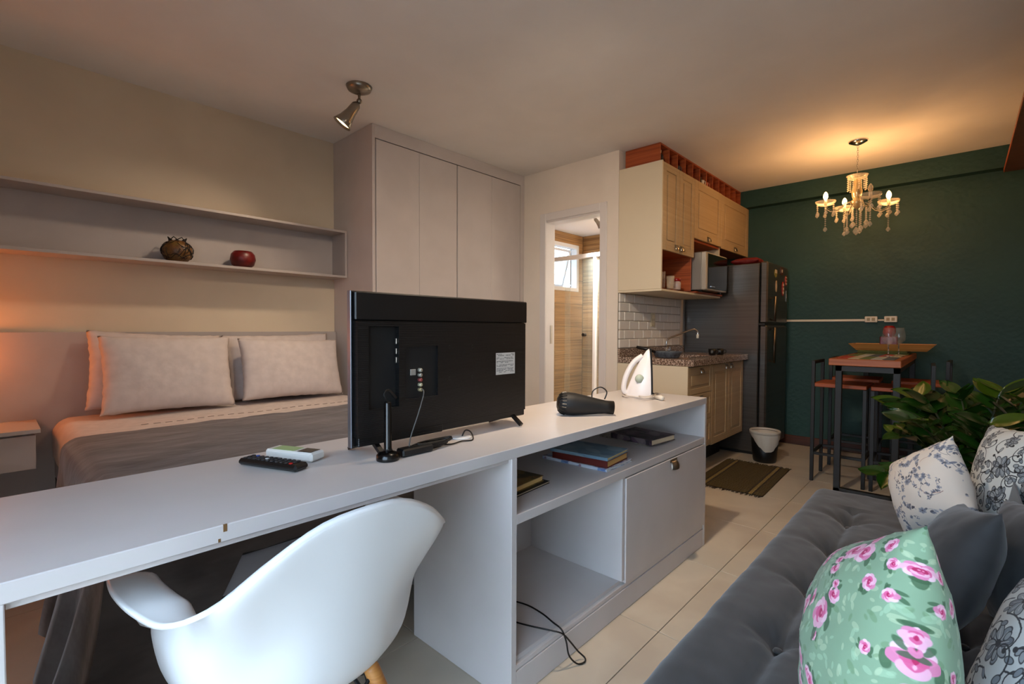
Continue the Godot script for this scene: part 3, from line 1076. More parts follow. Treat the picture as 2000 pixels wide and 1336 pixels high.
# A framed door: flat slab with a raised rail all round and a raised field, facing +x. z0 > z1 in depth order.
func panel_door(b: MB, x: float, y0: float, y1: float, za: float, zb: float, rail := 0.055) -> void:
	b.span(Vector3(x - 0.018, y0, zb), Vector3(x - 0.006, y1, za))
	b.span(Vector3(x - 0.006, y0, zb), Vector3(x, y1, zb + rail), 0.002)
	b.span(Vector3(x - 0.006, y0, za - rail), Vector3(x, y1, za), 0.002)
	b.span(Vector3(x - 0.006, y0, zb + rail), Vector3(x, y0 + rail, za - rail), 0.002)
	b.span(Vector3(x - 0.006, y1 - rail, zb + rail), Vector3(x, y1, za - rail), 0.002)
	if za - zb > rail * 2 + 0.09 and y1 - y0 > rail * 2 + 0.06:
		b.span(Vector3(x - 0.006, y0 + rail + 0.022, zb + rail + 0.022), Vector3(x - 0.001, y1 - rail - 0.022, za - rail - 0.022), 0.004)

func kitchen() -> void:
	var xu := -1.576
	var zn := -3.256
	var b: MB
	var cs: Material = M.cabinet_side
	# tall wall unit with two doors over an open niche
	var t := thing("wall_cabinet", "cream wall cabinet with two framed doors over an open niche", "cabinet", Vector3(-1.75, 1.37, -3.54))
	b = at(t)
	b.span(Vector3(XK + 0.001, 1.372, zn - 0.016), Vector3(xu, 2.282, zn), 0.001)
	obj("side_panel", b, cs, t)
	b = at(t)
	b.span(Vector3(XK + 0.001, 2.268, -3.82), Vector3(xu - 0.02, 2.282, zn - 0.016))
	b.span(Vector3(XK + 0.001, 1.386, -3.82), Vector3(XK + 0.01, 2.268, zn - 0.016))
	b.span(Vector3(XK + 0.01, 1.655, -3.82), Vector3(xu - 0.02, 1.668, zn - 0.016))
	b.span(Vector3(XK + 0.01, 1.386, -3.824), Vector3(xu - 0.02, 1.655, -3.81))
	b.span(Vector3(XK + 0.01, 1.668, -3.824), Vector3(xu - 0.02, 2.268, -3.81))
	obj("niche", b, M.wood_red, t)
	for k in 2:
		var za := zn - 0.018 - k * 0.277
		b = at(t)
		panel_door(b, xu, 1.652, 2.276, za, za - 0.274)
		var d := obj("door", b, M.cabinet_front, t)
		b = at(t)
		cup_pull(b, Vector3(xu, 1.69, -3.50 - k * 0.092), 0.055, 0.03)
		obj("handle", b, M.nickel, d)
	# board that carries the niche and the microwave
	var sb := thing("wall_board", "cream and reddish board carrying the niche and microwave", "shelf board", Vector3(-1.72, 1.36, -3.87))
	b = at(sb)
	b.span(Vector3(XK + 0.001, 1.356, -4.40), Vector3(xu + 0.004, 1.371, zn), 0.001)
	obj("board", b, cs, sb)
	b = at(sb)
	b.span(Vector3(XK + 0.001, 1.372, -4.40), Vector3(xu + 0.02, 1.385, -3.826), 0.001)
	obj("microwave_shelf", b, M.wood_red, sb)
	# unit over the microwave
	t = thing("wall_cabinet", "cream wall cabinet with one lift-up door above the microwave", "cabinet", Vector3(-1.75, 1.79, -4.12))
	b = at(t)
	b.span(Vector3(XK + 0.001, 1.79, -4.415), Vector3(xu - 0.02, 2.282, -3.826))
	obj("body", b, M.wood_red, t)
	b = at(t)
	panel_door(b, xu, 1.81, 2.276, -3.829, -4.412, 0.07)
	var d2 := obj("door", b, M.cabinet_front, t)
	b = at(t)
	cup_pull(b, Vector3(xu, 1.835, -4.12), 0.055, 0.03)
	obj("handle", b, M.nickel, d2)
	# unit over the fridge
	t = thing("wall_cabinet", "cream wall cabinet with one lift-up door above the fridge", "cabinet", Vector3(-1.75, 1.79, -4.78))
	b = at(t)
	b.span(Vector3(XK + 0.001, 1.80, ZG + 0.001), Vector3(xu - 0.02, 2.272, -4.436))
	obj("body", b, M.wood_red, t)
	b = at(t)
	b.span(Vector3(XK + 0.001, 1.73, -4.434), Vector3(xu - 0.019, 2.272, -4.417), 0.001)
	obj("side_panel", b, cs, t)
	b = at(t)
	panel_door(b, xu, 1.80, 2.272, -4.418, ZG + 0.004, 0.07)
	d2 = obj("door", b, M.cabinet_front, t)
	b = at(t)
	cup_pull(b, Vector3(xu, 1.83, -4.77), 0.055, 0.03)
	obj("handle", b, M.nickel, d2)
	# wine rack of cells under the ceiling
	var zr0 := -5.052
	var zr1 := -3.315
	t = thing("wine_rack", "long reddish wooden rack of square cells under the ceiling", "rack", Vector3(-1.77, 2.284, -4.2))
	b = at(t)
	b.span(Vector3(XK + 0.02, 2.284, zr0), Vector3(-1.623, 2.292, zr1))
	obj("bottom_board", b, M.wood_red, t)
	b = at(t)
	b.span(Vector3(XK + 0.02, 2.42, zr0), Vector3(-1.623, CE - 0.002, zr1))
	obj("top_board", b, M.wood_red, t)
	b = at(t)
	b.span(Vector3(XK + 0.02, 2.292, zr0), Vector3(XK + 0.028, 2.42, zr1))
	obj("back_panel", b, M.wood_red, t)
	for k in 13:
		var z := lerpf(zr1 - 0.006, zr0 + 0.006, k / 12.0)
		b = at(t)
		b.span(Vector3(XK + 0.028, 2.292, z - 0.005), Vector3(-1.624, 2.42, z + 0.005))
		obj("divider", b, M.wood_red, t)
	# floor unit
	var xl := -1.373
	t = thing("floor_cabinet", "cream kitchen floor cabinet with drawers and two framed doors", "cabinet", Vector3(-1.65, 0, -3.84))
	b = at(t)
	b.span(Vector3(XK + 0.001, 0.20, -3.276), Vector3(xl - 0.002, 0.822, -3.26), 0.001)
	obj("side_panel", b, cs, t)
	b = at(t)
	b.span(Vector3(XK + 0.001, 0.20, -4.415), Vector3(xl - 0.02, 0.822, -3.277))
	obj("body", b, cs, t)
	b = at(t)
	b.span(Vector3(XK + 0.02, 0.001, -4.38), Vector3(-1.55, 0.20, -3.32))
	obj("plinth", b, M.black_matt, t)
	for k in 3:
		var y1 := 0.815 - k * 0.2
		b = at(t)
		panel_door(b, xl, y1 - 0.196, y1, -3.264, -3.70, 0.04)
		var dr := obj("drawer", b, M.cabinet_front, t)
		b = at(t)
		cup_pull(b, Vector3(xl, y1 - 0.035, -3.50), 0.055, 0.03)
		obj("handle", b, M.nickel, dr)
	for k in 2:
		var za := -3.704 - k * 0.356
		b = at(t)
		panel_door(b, xl, 0.203, 0.815, za, za - 0.352)
		var d := obj("door", b, M.cabinet_front, t)
		b = at(t)
		cup_pull(b, Vector3(xl, 0.785, -4.00 - k * 0.11), 0.055, 0.03)
		obj("handle", b, M.nickel, d)
	# granite worktop with upstand and sink
	t = thing("worktop", "speckled brown granite kitchen worktop with upstand", "worktop", Vector3(-1.63, 0.823, -3.84))
	b = at(t)
	var hx0 := -1.80
	var hx1 := -1.47
	var hz0 := -3.98
	var hz1 := -3.48
	b.span(Vector3(XK + 0.001, 0.824, hz1), Vector3(-1.335, 0.869, -3.258), 0.003)
	b.span(Vector3(XK + 0.001, 0.824, -4.416), Vector3(-1.335, 0.869, hz0), 0.003)
	b.span(Vector3(XK + 0.001, 0.824, hz0), Vector3(hx0, 0.869, hz1))
	b.span(Vector3(hx1, 0.824, hz0), Vector3(-1.335, 0.869, hz1))
	obj("slab", b, M.granite, t)
	b = at(t)
	b.span(Vector3(XK + 0.001, 0.8695, -4.416), Vector3(XK + 0.02, 0.93, -3.258), 0.002)
	obj("upstand", b, M.granite, t)
	t = thing("sink", "stainless steel sink bowl let into the granite worktop", "sink", Vector3(-1.635, 0.8, -3.73))
	b = at(t)
	b.span(Vector3(hx0 - 0.015, 0.8695, hz0 - 0.015), Vector3(hx1 + 0.015, 0.872, hz0 + 0.004))
	b.span(Vector3(hx0 - 0.015, 0.8695, hz1 - 0.004), Vector3(hx1 + 0.015, 0.872, hz1 + 0.015))
	b.span(Vector3(hx0 - 0.015, 0.8695, hz0), Vector3(hx0 + 0.004, 0.872, hz1))
	b.span(Vector3(hx1 - 0.004, 0.8695, hz0), Vector3(hx1 + 0.015, 0.872, hz1))
	b.span(Vector3(hx0 + 0.001, 0.823, hz0 + 0.001), Vector3(hx1 - 0.001, 0.826, hz1 - 0.001))
	obj("bowl", b, M.chrome, t)
	# subway tiles on the kitchen wall, each with bevelled edges
	var holder := thing("tile_splashback", "glossy white brick tile splashback above the kitchen worktop", "splashback", Vector3(XK + 0.002, 0.93, -3.85))
	b = at(holder)
	b.span(Vector3(XK + 0.0005, 0.932, -4.36), Vector3(XK + 0.003, 1.355, -3.258))
	obj("grout_bed", b, mat(0.56, 0.53, 0.49, 0.9), holder)
	var meshes := {}
	for row in 6:
		var z := -3.259 + (0.075 if row % 2 == 1 else 0.0)
		while z > -4.355:
			var za := minf(z, -3.259)
			var zb := maxf(z - 0.147, -4.358)
			z -= 0.15
			if za - zb < 0.012: continue
			var y0 := 0.934 + row * 0.0705
			var key := "%.3f" % (za - zb)
			if not meshes.has(key):
				b = MB.new()
				b.box(Vector3.ZERO, Vector3(0.014, 0.068, za - zb), 0.0055)
				meshes[key] = b.mesh()
			mesh_obj("brick", meshes[key], M.subway, holder, Transform3D(Basis(), Vector3(XK + 0.0085, y0 + 0.034, (za + zb) * 0.5) - holder.position))
	# socket on the tiles
	t = thing("wall_socket", "cream double wall socket on the brick tiles", "socket", Vector3(XK + 0.02, 1.16, -3.793))
	b = at(t)
	b.box(t.position, Vector3(0.008, 0.115, 0.072), 0.003)
	obj("plate", b, mat(0.80, 0.76, 0.66, 0.4), t)
	for dy in [-0.025, 0.025]:
		b = at(t)
		b.box(t.position + Vector3(0.004, dy, 0), Vector3(0.004, 0.032, 0.04), 0.002)
		obj("outlet", b, mat(0.88, 0.84, 0.72, 0.4), t)

func fridge() -> void:
	var t := thing("fridge", "tall stainless two-door fridge with vertical bar handles", "fridge", Vector3(-1.56, 0, -4.76))
	var b := at(t)
	var z1 := -4.43
	var z0 := -5.06
	b.span(Vector3(XK + 0.02, 0.03, z0), Vector3(-1.262, 1.645, z1), 0.006)
	obj("body", b, M.steel, t)
	b = at(t)
	b.span(Vector3(XK + 0.05, 0.002, z0 + 0.03), Vector3(-1.28, 0.03, z1 - 0.03))
	obj("foot", b, M.black_matt, t)
	for q in [["freezer_door", 1.135, 1.655], ["fridge_door", 0.06, 1.118]]:
		b = at(t)
		b.span(Vector3(-1.256, q[1], z0), Vector3(-1.196, q[2], z1), 0.012)
		var d := obj(q[0], b, M.steel, t)
		b = at(t)
		var ya: float = 1.15 if q[0] == "freezer_door" else 0.80
		var yb: float = 1.36 if q[0] == "freezer_door" else 1.10
		b.smooth()
		b.tube([Vector3(-1.197, yb - 0.02, z1 - 0.075), Vector3(-1.155, yb, z1 - 0.075), Vector3(-1.155, ya, z1 - 0.075), Vector3(-1.197, ya + 0.02, z1 - 0.075)], 0.011, 8)
		obj("handle", b, M.nickel, d)
	b = at(t)
	b.span(Vector3(-1.262, 1.118, z0 + 0.01), Vector3(-1.215, 1.135, z1 - 0.005))
	obj("gap_strip", b, M.black_plastic, t)

func dining() -> void:
	var b: MB
	var ty := 0.893
	# high table: wooden top on two black steel frames
	var t := thing("high_table", "narrow high table with thick wooden top and black steel frames", "table", Vector3(-0.45, 0, -4.45))
	b = at(t)
	b.span(Vector3(-0.639, 0.848, -5.135), Vector3(-0.263, ty, -3.76), 0.004)
	obj("tabletop", b, M.wood_table, t)
	for z in [-3.80, -5.06]:
		b = at(t)
		for x in [-0.585, -0.285]:
			b.span(Vector3(x - 0.018, 0.002, z - 0.018), Vector3(x + 0.018, 0.847, z + 0.018), 0.002)
		b.span(Vector3(-0.603, 0.81, z - 0.018), Vector3(-0.267, 0.847, z + 0.018), 0.002)
		b.span(Vector3(-0.603, 0.002, z - 0.018), Vector3(-0.267, 0.04, z + 0.018), 0.002)
		obj("leg_frame", b, M.black_steel, t)
	for x in [-0.585, -0.285]:
		b = at(t)
		b.span(Vector3(x - 0.015, 0.815, -5.04), Vector3(x + 0.015, 0.845, -3.82), 0.002)
		obj("side_rail", b, M.black_steel, t)
	# stools: four legs, the two outer ones rising to a low back; local back is -x
	var s := thing("bar_stool", "", "stool")
	b = MB.new()
	b.box(Vector3(0, 0.69, 0), Vector3(0.31, 0.028, 0.33), 0.004)
	obj("seat", b, M.wood_red, s)
	for q in [[-0.145, -0.15, 0.86], [-0.145, 0.15, 0.86], [0.145, -0.15, 0.675], [0.145, 0.15, 0.675]]:
		b = MB.new()
		b.box(Vector3(q[0] - (0.012 if q[0] < 0 else 0.0), q[2] * 0.5, q[1] * 1.04), Vector3(0.022, q[2], 0.022), 0.0015)
		obj("leg", b, M.black_steel, s)
	b = MB.new()
	b.box(Vector3(-0.157, 0.85, 0), Vector3(0.02, 0.022, 0.30), 0.0015)
	obj("back_bar", b, M.black_steel, s)
	for q in [[-0.157, 0.0, 0.018, 0.29], [0.145, 0.0, 0.018, 0.29], [-0.006, -0.156, 0.28, 0.018], [-0.006, 0.156, 0.28, 0.018]]:
		b = MB.new()
		b.box(Vector3(q[0], 0.20, q[1]), Vector3(q[2], 0.018, q[3]), 0.0015)
		obj("rung", b, M.black_steel, s)
	var spots := [
		[Vector3(-0.612, 0, -4.155), 0.0, "wooden stool under the fridge side of the table, beside its free end"],
		[Vector3(-0.605, 0, -4.72), 0.03, "wooden stool between the fridge and the table, by the green wall"],
		[Vector3(-0.285, 0, -4.155), PI + 0.04, "wooden stool under the plant side of the table, beside its free end"],
		[Vector3(-0.215, 0, -4.72), PI - 0.03, "wooden stool pulled out beside the table, by the green wall"]]
	for k in spots.size():
		var o: Node3D = s if k == 0 else copy_of(s)
		o.position = spots[k][0]
		o.rotation.y = spots[k][1]
		tag(o, spots[k][2], "stool", "black framed bar stools around the high table")
	# electric conduit on the green wall
	t = thing("wall_conduit", "white surface conduit with two socket boxes on the green wall", "conduit", Vector3(-0.8, 1.17, ZG + 0.01))
	b = at(t)
	b.span(Vector3(-1.40, 1.155, ZG + 0.0005), Vector3(-0.613, 1.175, ZG + 0.014), 0.003)
	b.span(Vector3(-0.525, 1.158, ZG + 0.0005), Vector3(-0.482, 1.172, ZG + 0.014), 0.003)
	obj("raceway", b, mat(0.86, 0.83, 0.75, 0.4), t)
	for x in [-0.569, -0.436]:
		b = at(t)
		b.box(Vector3(x, 1.172, ZG + 0.021), Vector3(0.086, 0.05, 0.04), 0.004)
		var bx := obj("socket_box", b, mat(0.86, 0.83, 0.75, 0.4), t)
		for dx in [-0.017, 0.017]:
			b = at(t)
			b.box(Vector3(x + dx, 1.172, ZG + 0.042), Vector3(0.022, 0.026, 0.003), 0.001)
			obj("outlet", b, mat(0.62, 0.56, 0.42, 0.5), bx)
	# waste bin with a bag turned over its rim
	t = thing("waste_bin", "small black waste bin lined with a white bag", "bin", Vector3(-1.165, 0, -4.312))
	b = at(t)
	b.smooth()
	b.lathe([Vector2(0, 0.002), Vector2(0.083, 0.002), Vector2(0.088, 0.02), Vector2(0.107, 0.245), Vector2(0.1, 0.245), Vector2(0.08, 0.01), Vector2(0, 0.01)], 28, t.position)
	obj("bucket", b, M.black_plastic, t)
	b = at(t)
	b.smooth()
	var c := t.position
	b.grid(40, 8, func(u: float, v: float) -> Vector3:
		var a := u * TAU
		var dip := 0.03 + 0.13 * pow(maxf(0.0, cos(a - 1.05)), 1.6) + 0.004 * sin(a * 11.0)
		var y := 0.252 - dip * v
		var r := 0.111 + 0.004 * sin(v * PI) + 0.0025 * sin(a * 17.0 + v * 4.0) - 0.02 * (0.25 - y) / 0.25
		return c + Vector3(cos(a) * r, y, sin(a) * r), true)
	b.lathe([Vector2(0.105, 0.235), Vector2(0.106, 0.255), Vector2(0.112, 0.258), Vector2(0.116, 0.252), Vector2(0.115, 0.232), Vector2(0.110, 0.230)], 28, c)
	b.lathe([Vector2(0.104, 0.255), Vector2(0.09, 0.21), Vector2(0.03, 0.19), Vector2(0, 0.185)], 28, c)
	var bm := mat(0.74, 0.72, 0.68, 0.45).duplicate() as StandardMaterial3D
	bm.backlight_enabled = true
	bm.backlight = Color(0.3, 0.3, 0.28)
	obj("bag", b, bm, t)
	# woven rug with fringe
	var rc := Vector3(-1.16, 0.0, -3.76)
	t = thing("rug", "small olive brown woven rug with pale stripes and fringe", "rug", rc, deg_to_rad(2.0))
	b = MB.new()
	var nz := FastNoiseLite.new()
	nz.seed = 6
	nz.frequency = 2.0
	b.smooth()
	b.grid(16, 24, func(u: float, v: float) -> Vector3: return Vector3((v - 0.5) * 0.46, 0.007 + 0.0025 * nz.get_noise_2d(u * 3.0, v * 3.0), (u - 0.5) * 0.80))
	b.grid(16, 24, func(u: float, v: float) -> Vector3: return Vector3((v - 0.5) * 0.46, 0.001, (u - 0.5) * 0.80), true)
	var rm := StandardMaterial3D.new()
	rm.albedo_texture = rug_weave()
	rm.roughness = 0.95
	bump(rm, weave_image(128, 4), 3.0)
	rm.uv1_scale = Vector3(1, 1, 1)
	obj("cloth", b, rm, t)
	var rng := RandomNumberGenerator.new()
	rng.seed = 9
	for side in [-1.0, 1.0]:
		b = MB.new()
		for k in 34:
			var x := -0.225 + 0.45 * k / 33.0
			var p := Vector3(x, 0.005, side * 0.40)
			var e := p + Vector3(rng.randf_range(-0.015, 0.015), -0.002, side * rng.randf_range(0.02, 0.045))
			b.tube([p, p.lerp(e, 0.5) + Vector3(rng.randf_range(-0.006, 0.006), 0.002, 0), e], [0.003, 0.0025, 0.002], 5)
		var f := obj("fringe", b, mat(0.17, 0.12, 0.07, 0.95), t)
		f.set_meta("kind", "stuff")

func sofa() -> void:
	var t := thing("sofa_bed", "charcoal grey tufted sofa bed along the right wall", "sofa", Vector3(-0.05, 0, -1.4))
	var x0 := -0.455
	var x1 := 0.20
	var z0 := -2.45
	var z1 := -0.42
	var top := 0.395
	var buttons: Array = []
	for k in 7:
		buttons.append(Vector2(-0.285, -2.10 + 0.305 * k))
		buttons.append(Vector2(0.02, -2.10 + 0.305 * k))
	var nz := FastNoiseLite.new()
	nz.seed = 19
	nz.frequency = 1.0
	var b := at(t)
	b.smooth()
	var bend := func(q: Vector3, _d: float) -> Vector3:
		var r := q
		if q.y < top - 0.05: return r
		var dip := 0.0
		for c in buttons:
			var d := Vector2(q.x - c.x, q.z - c.y)
			var l := d.length()
			if l < 0.28:
				dip += 0.024 * exp(-l * l / 0.0016)
				var a := atan2(d.y, d.x)
				dip += 0.006 * exp(-l * l / 0.008) * (0.5 + 0.5 * cos(a * 8.0))
				dip += 0.007 * exp(-pow(d.y * 34.0, 2.0)) * (1.0 if d.x < 0.0 and c.x < -0.2 else 0.4) * exp(-l * 7.0)
		for lx in [-0.285, 0.02]:
			if q.z > -2.2: dip += 0.014 * exp(-pow((q.x - lx) * 70.0, 2.0)) + 0.010 * exp(-pow((q.x - lx) * 17.0, 2.0))
		r.y += 0.004 * nz.get_noise_2d(q.x * 9.0, q.z * 9.0) + 0.012 - dip
		return r
	var xs := padded(x0, x1, 0.055, 0.17, 62)
	var zs := padded(z0, z1, 0.06, 0.17, 170)
	drape(b, xs, zs, top, top - 0.17, bend)
	b.smooth(false)
	b.span(Vector3(x0 + 0.01, top - 0.172, z0 + 0.01), Vector3(x1 - 0.01, top - 0.168, z1 - 0.01))
	obj("seat", b, M.velvet, t)
	var bb := MB.new()
	bb.smooth()
	bb.lathe([Vector2(0, -0.002), Vector2(0.011, -0.001), Vector2(0.009, 0.004), Vector2(0, 0.006)], 12)
	var bm := bb.mesh()
	for c in buttons:
		mesh_obj("button", bm, M.velvet, t, Transform3D(Basis(), Vector3(c.x, top - 0.034, c.y) - t.position))
	# backrest leaning against the wall
	b = at(t)
	b.smooth()
	b.t = Transform3D(Basis(Vector3(0, 0, 1), deg_to_rad(-100.0)), Vector3(0.21, 0.36, 0.0) - t.position)
	drape(b, padded(-0.28, 0.04, 0.05, 0.14, 10), padded(z0, z1, 0.06, 0.14, 50), 0.0, -0.14,
		func(q, _d): return q + Vector3(0, 0.010 - 0.012 * exp(-pow(fposmod(q.z + 2.10, 0.305) / 0.02, 2.0)), 0))
	b.smooth(false)
	b.span(Vector3(-0.27, -0.142, z0 + 0.01), Vector3(0.03, -0.138, z1 - 0.01))
	obj("backrest", b, M.velvet, t)
	b = at(t)
	b.span(Vector3(x0 + 0.05, 0.14, z0 + 0.05), Vector3(0.30, 0.222, z1 - 0.05), 0.004)
	obj("frame", b, M.black_matt, t)
	for q in [[x0 + 0.1, z0 + 0.12], [x0 + 0.1, z1 - 0.12], [0.22, z0 + 0.12], [0.22, z1 - 0.12]]:
		b = at(t)
		b.smooth()
		b.lathe([Vector2(0, 0.002), Vector2(0.018, 0.002), Vector2(0.024, 0.14), Vector2(0, 0.14)], 14, Vector3(q[0], 0, q[1]))
		obj("leg", b, M.nickel, t)
	cushions()

func print_mat(tex: Texture2D, sc: float, rough := 0.85) -> StandardMaterial3D:
	var m := StandardMaterial3D.new()
	m.albedo_texture = tex
	m.roughness = rough
	m.uv1_scale = Vector3(sc, sc, 1)
	m.rim_enabled = true
	m.rim = 0.2
	return m

func cushions() -> void:
	var toile := print_mat(toile_print(), 1.0)
	var scroll := print_mat(scroll_print(), 1.0)
	var rose := print_mat(rose_print(), 1.0)
	# at, size, turn (degrees: yaw, lean, roll), material, label
	var defs := [
		[Vector3(-0.063, 0.580, -1.993), Vector3(0.271, 0.257, 0.152), Vector3(-52, -10, 34), toile, "cream cushion printed with blue-grey flower sprigs, at the plant end", 21],
		[Vector3(0.130, 0.606, -2.09), Vector3(0.388, 0.368, 0.159), Vector3(-70, -9, 8), scroll, "white cushion with black scrolls and grey flowers, next to the plant", 22],
		[Vector3(-0.005, 0.559, -1.44), Vector3(0.30, 0.283, 0.13), Vector3(-84, -20, 14), M.velvet, "plain charcoal cushion touching the green rose cushion", 23],
		[Vector3(0.125, 0.569, -1.50), Vector3(0.307, 0.279, 0.125), Vector3(-73, -9, 13), M.velvet, "plain charcoal cushion standing against the sofa back", 24],
		[Vector3(-0.087, 0.621, -0.838), Vector3(0.346, 0.324, 0.16), Vector3(-72, -10, 28), rose, "green cushion printed with pink roses", 25],
		[Vector3(0.110, 0.606, -0.869), Vector3(0.367, 0.337, 0.137), Vector3(-75, -20, 20), scroll, "white cushion with black scrolls, beside the green rose cushion", 26]]
	for d in defs:
		var e: Vector3 = d[2]
		var bs := Basis(Vector3.UP, deg_to_rad(e.x)) * Basis(Vector3.RIGHT, deg_to_rad(e.y)) * Basis(Vector3.BACK, deg_to_rad(e.z))
		var o := mesh_obj("cushion", pillow_mesh(d[1].x, d[1].y, d[1].z, d[5], 0.007, 0.06, 0.5), d[3], self, Transform3D(bs, d[0]))
		tag(o, d[4], "cushion", "cushions on the sofa")

# ---------------------------------------------------------------- armchair shell on dowel legs
func chair() -> void:
	# local: front is +x, sides are z; placed with the front under the desk
	var t := thing("shell_armchair", "white moulded shell armchair with wooden dowel legs", "chair", Vector3(-1.005, 0, -0.425), PI + deg_to_rad(2.0))
	# rim: angle from the front, then x, z, height
	var rim := [[0.0, 0.257, 0.0, 0.425], [22.0, 0.247, 0.126, 0.43], [38.0, 0.228, 0.204, 0.465], [52.0, 0.189, 0.257, 0.555], [66.0, 0.126, 0.286, 0.625], [86.0, 0.029, 0.296, 0.637],
		[106.0, -0.068, 0.288, 0.638], [124.0, -0.15, 0.267, 0.642], [140.0, -0.208, 0.223, 0.670], [155.0, -0.243, 0.16, 0.722], [168.0, -0.26, 0.082, 0.762], [180.0, -0.267, 0.0, 0.772]]
	var foot := [[0.0, 0.215, 0.0], [38.0, 0.19, 0.14], [66.0, 0.10, 0.195], [86.0, 0.02, 0.205], [124.0, -0.10, 0.185], [155.0, -0.165, 0.095], [180.0, -0.185, 0.0]]
	var pick := func(tab: Array, a: float) -> Array:
		for i in tab.size() - 1:
			if a <= tab[i + 1][0]:
				var k: float = (a - tab[i][0]) / (tab[i + 1][0] - tab[i][0])
				var out: Array = []
				for c in range(1, tab[i].size()):
					var y0: float = tab[maxi(i - 1, 0)][c]
					if i == 0 and c == 2: y0 = -tab[1][c]
					var y3: float = tab[mini(i + 2, tab.size() - 1)][c]
					if i + 2 > tab.size() - 1: y3 = tab[i][c] if c != 2 else -tab[i][c]
					out.append(cubic_interpolate(tab[i][c], tab[i + 1][c], y0, y3, k))
				return out
		return tab[tab.size() - 1].slice(1)
	var surf := func(u: float, v: float, off: float) -> Vector3:
		var a := u * 360.0
		var side := 1.0
		if a > 180.0:
			a = 360.0 - a
			side = -1.0
		var r: Array = pick.call(rim, a)
		var f: Array = pick.call(foot, a)
		var R := Vector3(r[0], r[2], r[1] * side)
		var F := Vector3(f[0], 0.425, f[1] * side)
		var C := Vector3(0.0, 0.405, 0.0)
		var out := Vector3(R.x, 0, R.z).normalized()
		var armish: float = smoothstep(40.0, 60.0, a) * (1.0 - smoothstep(112.0, 150.0, a))
		var rise := R.y - 0.425
		var flare := 0.066 * armish
		var backish := smoothstep(135.0, 165.0, a)
		# from the middle of the seat to the rim
		var W := F + Vector3(0, rise * 0.42 + 0.01, 0) + out * (0.028 + 0.015 * backish)
		var L := R - out * (flare + 0.004) + Vector3(0, -0.012 * armish - 0.03 * (1.0 - armish) * clampf(rise * 6.0, 0, 1), 0)
		var pts := [C, C.lerp(F, 0.62), F, W, L, R]
		var s := v * 5.0
		var i := mini(int(s), 4)
		var k := s - i
		var p0: Vector3 = pts[maxi(i - 1, 0)]
		var p3: Vector3 = pts[mini(i + 2, 5)]
		var q: Vector3 = (pts[i] as Vector3).cubic_interpolate(pts[i + 1], p0, p3, k)
		return q + Vector3(0, off, 0) + out * (-off * 0.6 * smoothstep(0.3, 0.6, v) * (1.0 - armish * smoothstep(0.8, 1.0, v)))
	var b := MB.new()
	b.smooth()
	b.grid(96, 40, func(u, v): return surf.call(u, 0.02 + 0.98 * v, 0.004), true)
	b.grid(96, 40, func(u, v): return surf.call(u, 0.02 + 0.98 * v, -0.004))
	b.grid(96, 1, func(u, v): return surf.call(u, 1.0, lerpf(0.004, -0.004, v)), true)
	obj("shell", b, M.white_plastic, t)
	for sx in [-1.0, 1.0]:
		for sz in [-1.0, 1.0]:
			b = MB.new()
			b.smooth()
			var tp := Vector3(sx * 0.115, 0.375, sz * 0.10)
			var ft := Vector3(sx * 0.225, 0.003, sz * 0.205)
			b.tube([ft, ft.lerp(tp, 0.03), ft.lerp(tp, 0.6), tp.lerp(ft, 0.02), tp], [0.009, 0.012, 0.017, 0.016, 0.014], 16)
			obj("leg", b, M.wood_leg, t)
			b = MB.new()
			b.tube([tp + Vector3(0, -0.05, 0), Vector3(sx * 0.10, 0.40, sz * 0.09)], 0.006, 8)
			obj("mount", b, M.black_steel, t)
	for q in [[1, 1, 1, -1], [1, -1, 1, 1], [-1, 1, -1, -1], [-1, -1, -1, 1], [1, 1, -1, 1], [-1, 1, 1, 1], [1, -1, -1, -1], [-1, -1, 1, -1]]:
		b = MB.new()
		b.tube([Vector3(q[0] * 0.12, 0.36, q[1] * 0.105), Vector3(q[2] * 0.175, 0.17, q[3] * 0.157)], 0.0042, 8)
		obj("strut", b, M.black_steel, t)

func drop(b: MB, p: Vector3, r: float) -> void:   # a faceted pear drop hanging from p
	b.smooth(false)
	b.lathe([Vector2(0, -r * 2.9), Vector2(r * 0.75, -r * 2.2), Vector2(r, -r * 1.6), Vector2(r * 0.55, -r * 0.7), Vector2(0, 0)], 8, p)

func bead_string(b: MB, p: Vector3, n: int, r: float, end: float) -> void:
	b.smooth(false)
	for k in n:
		b.lathe([Vector2(0, -r), Vector2(r, 0), Vector2(0, r)], 6, p - Vector3(0, r * 2.1 * k + r, 0))
	if end > 0.0: drop(b, p - Vector3(0, r * 2.1 * n, 0), end)

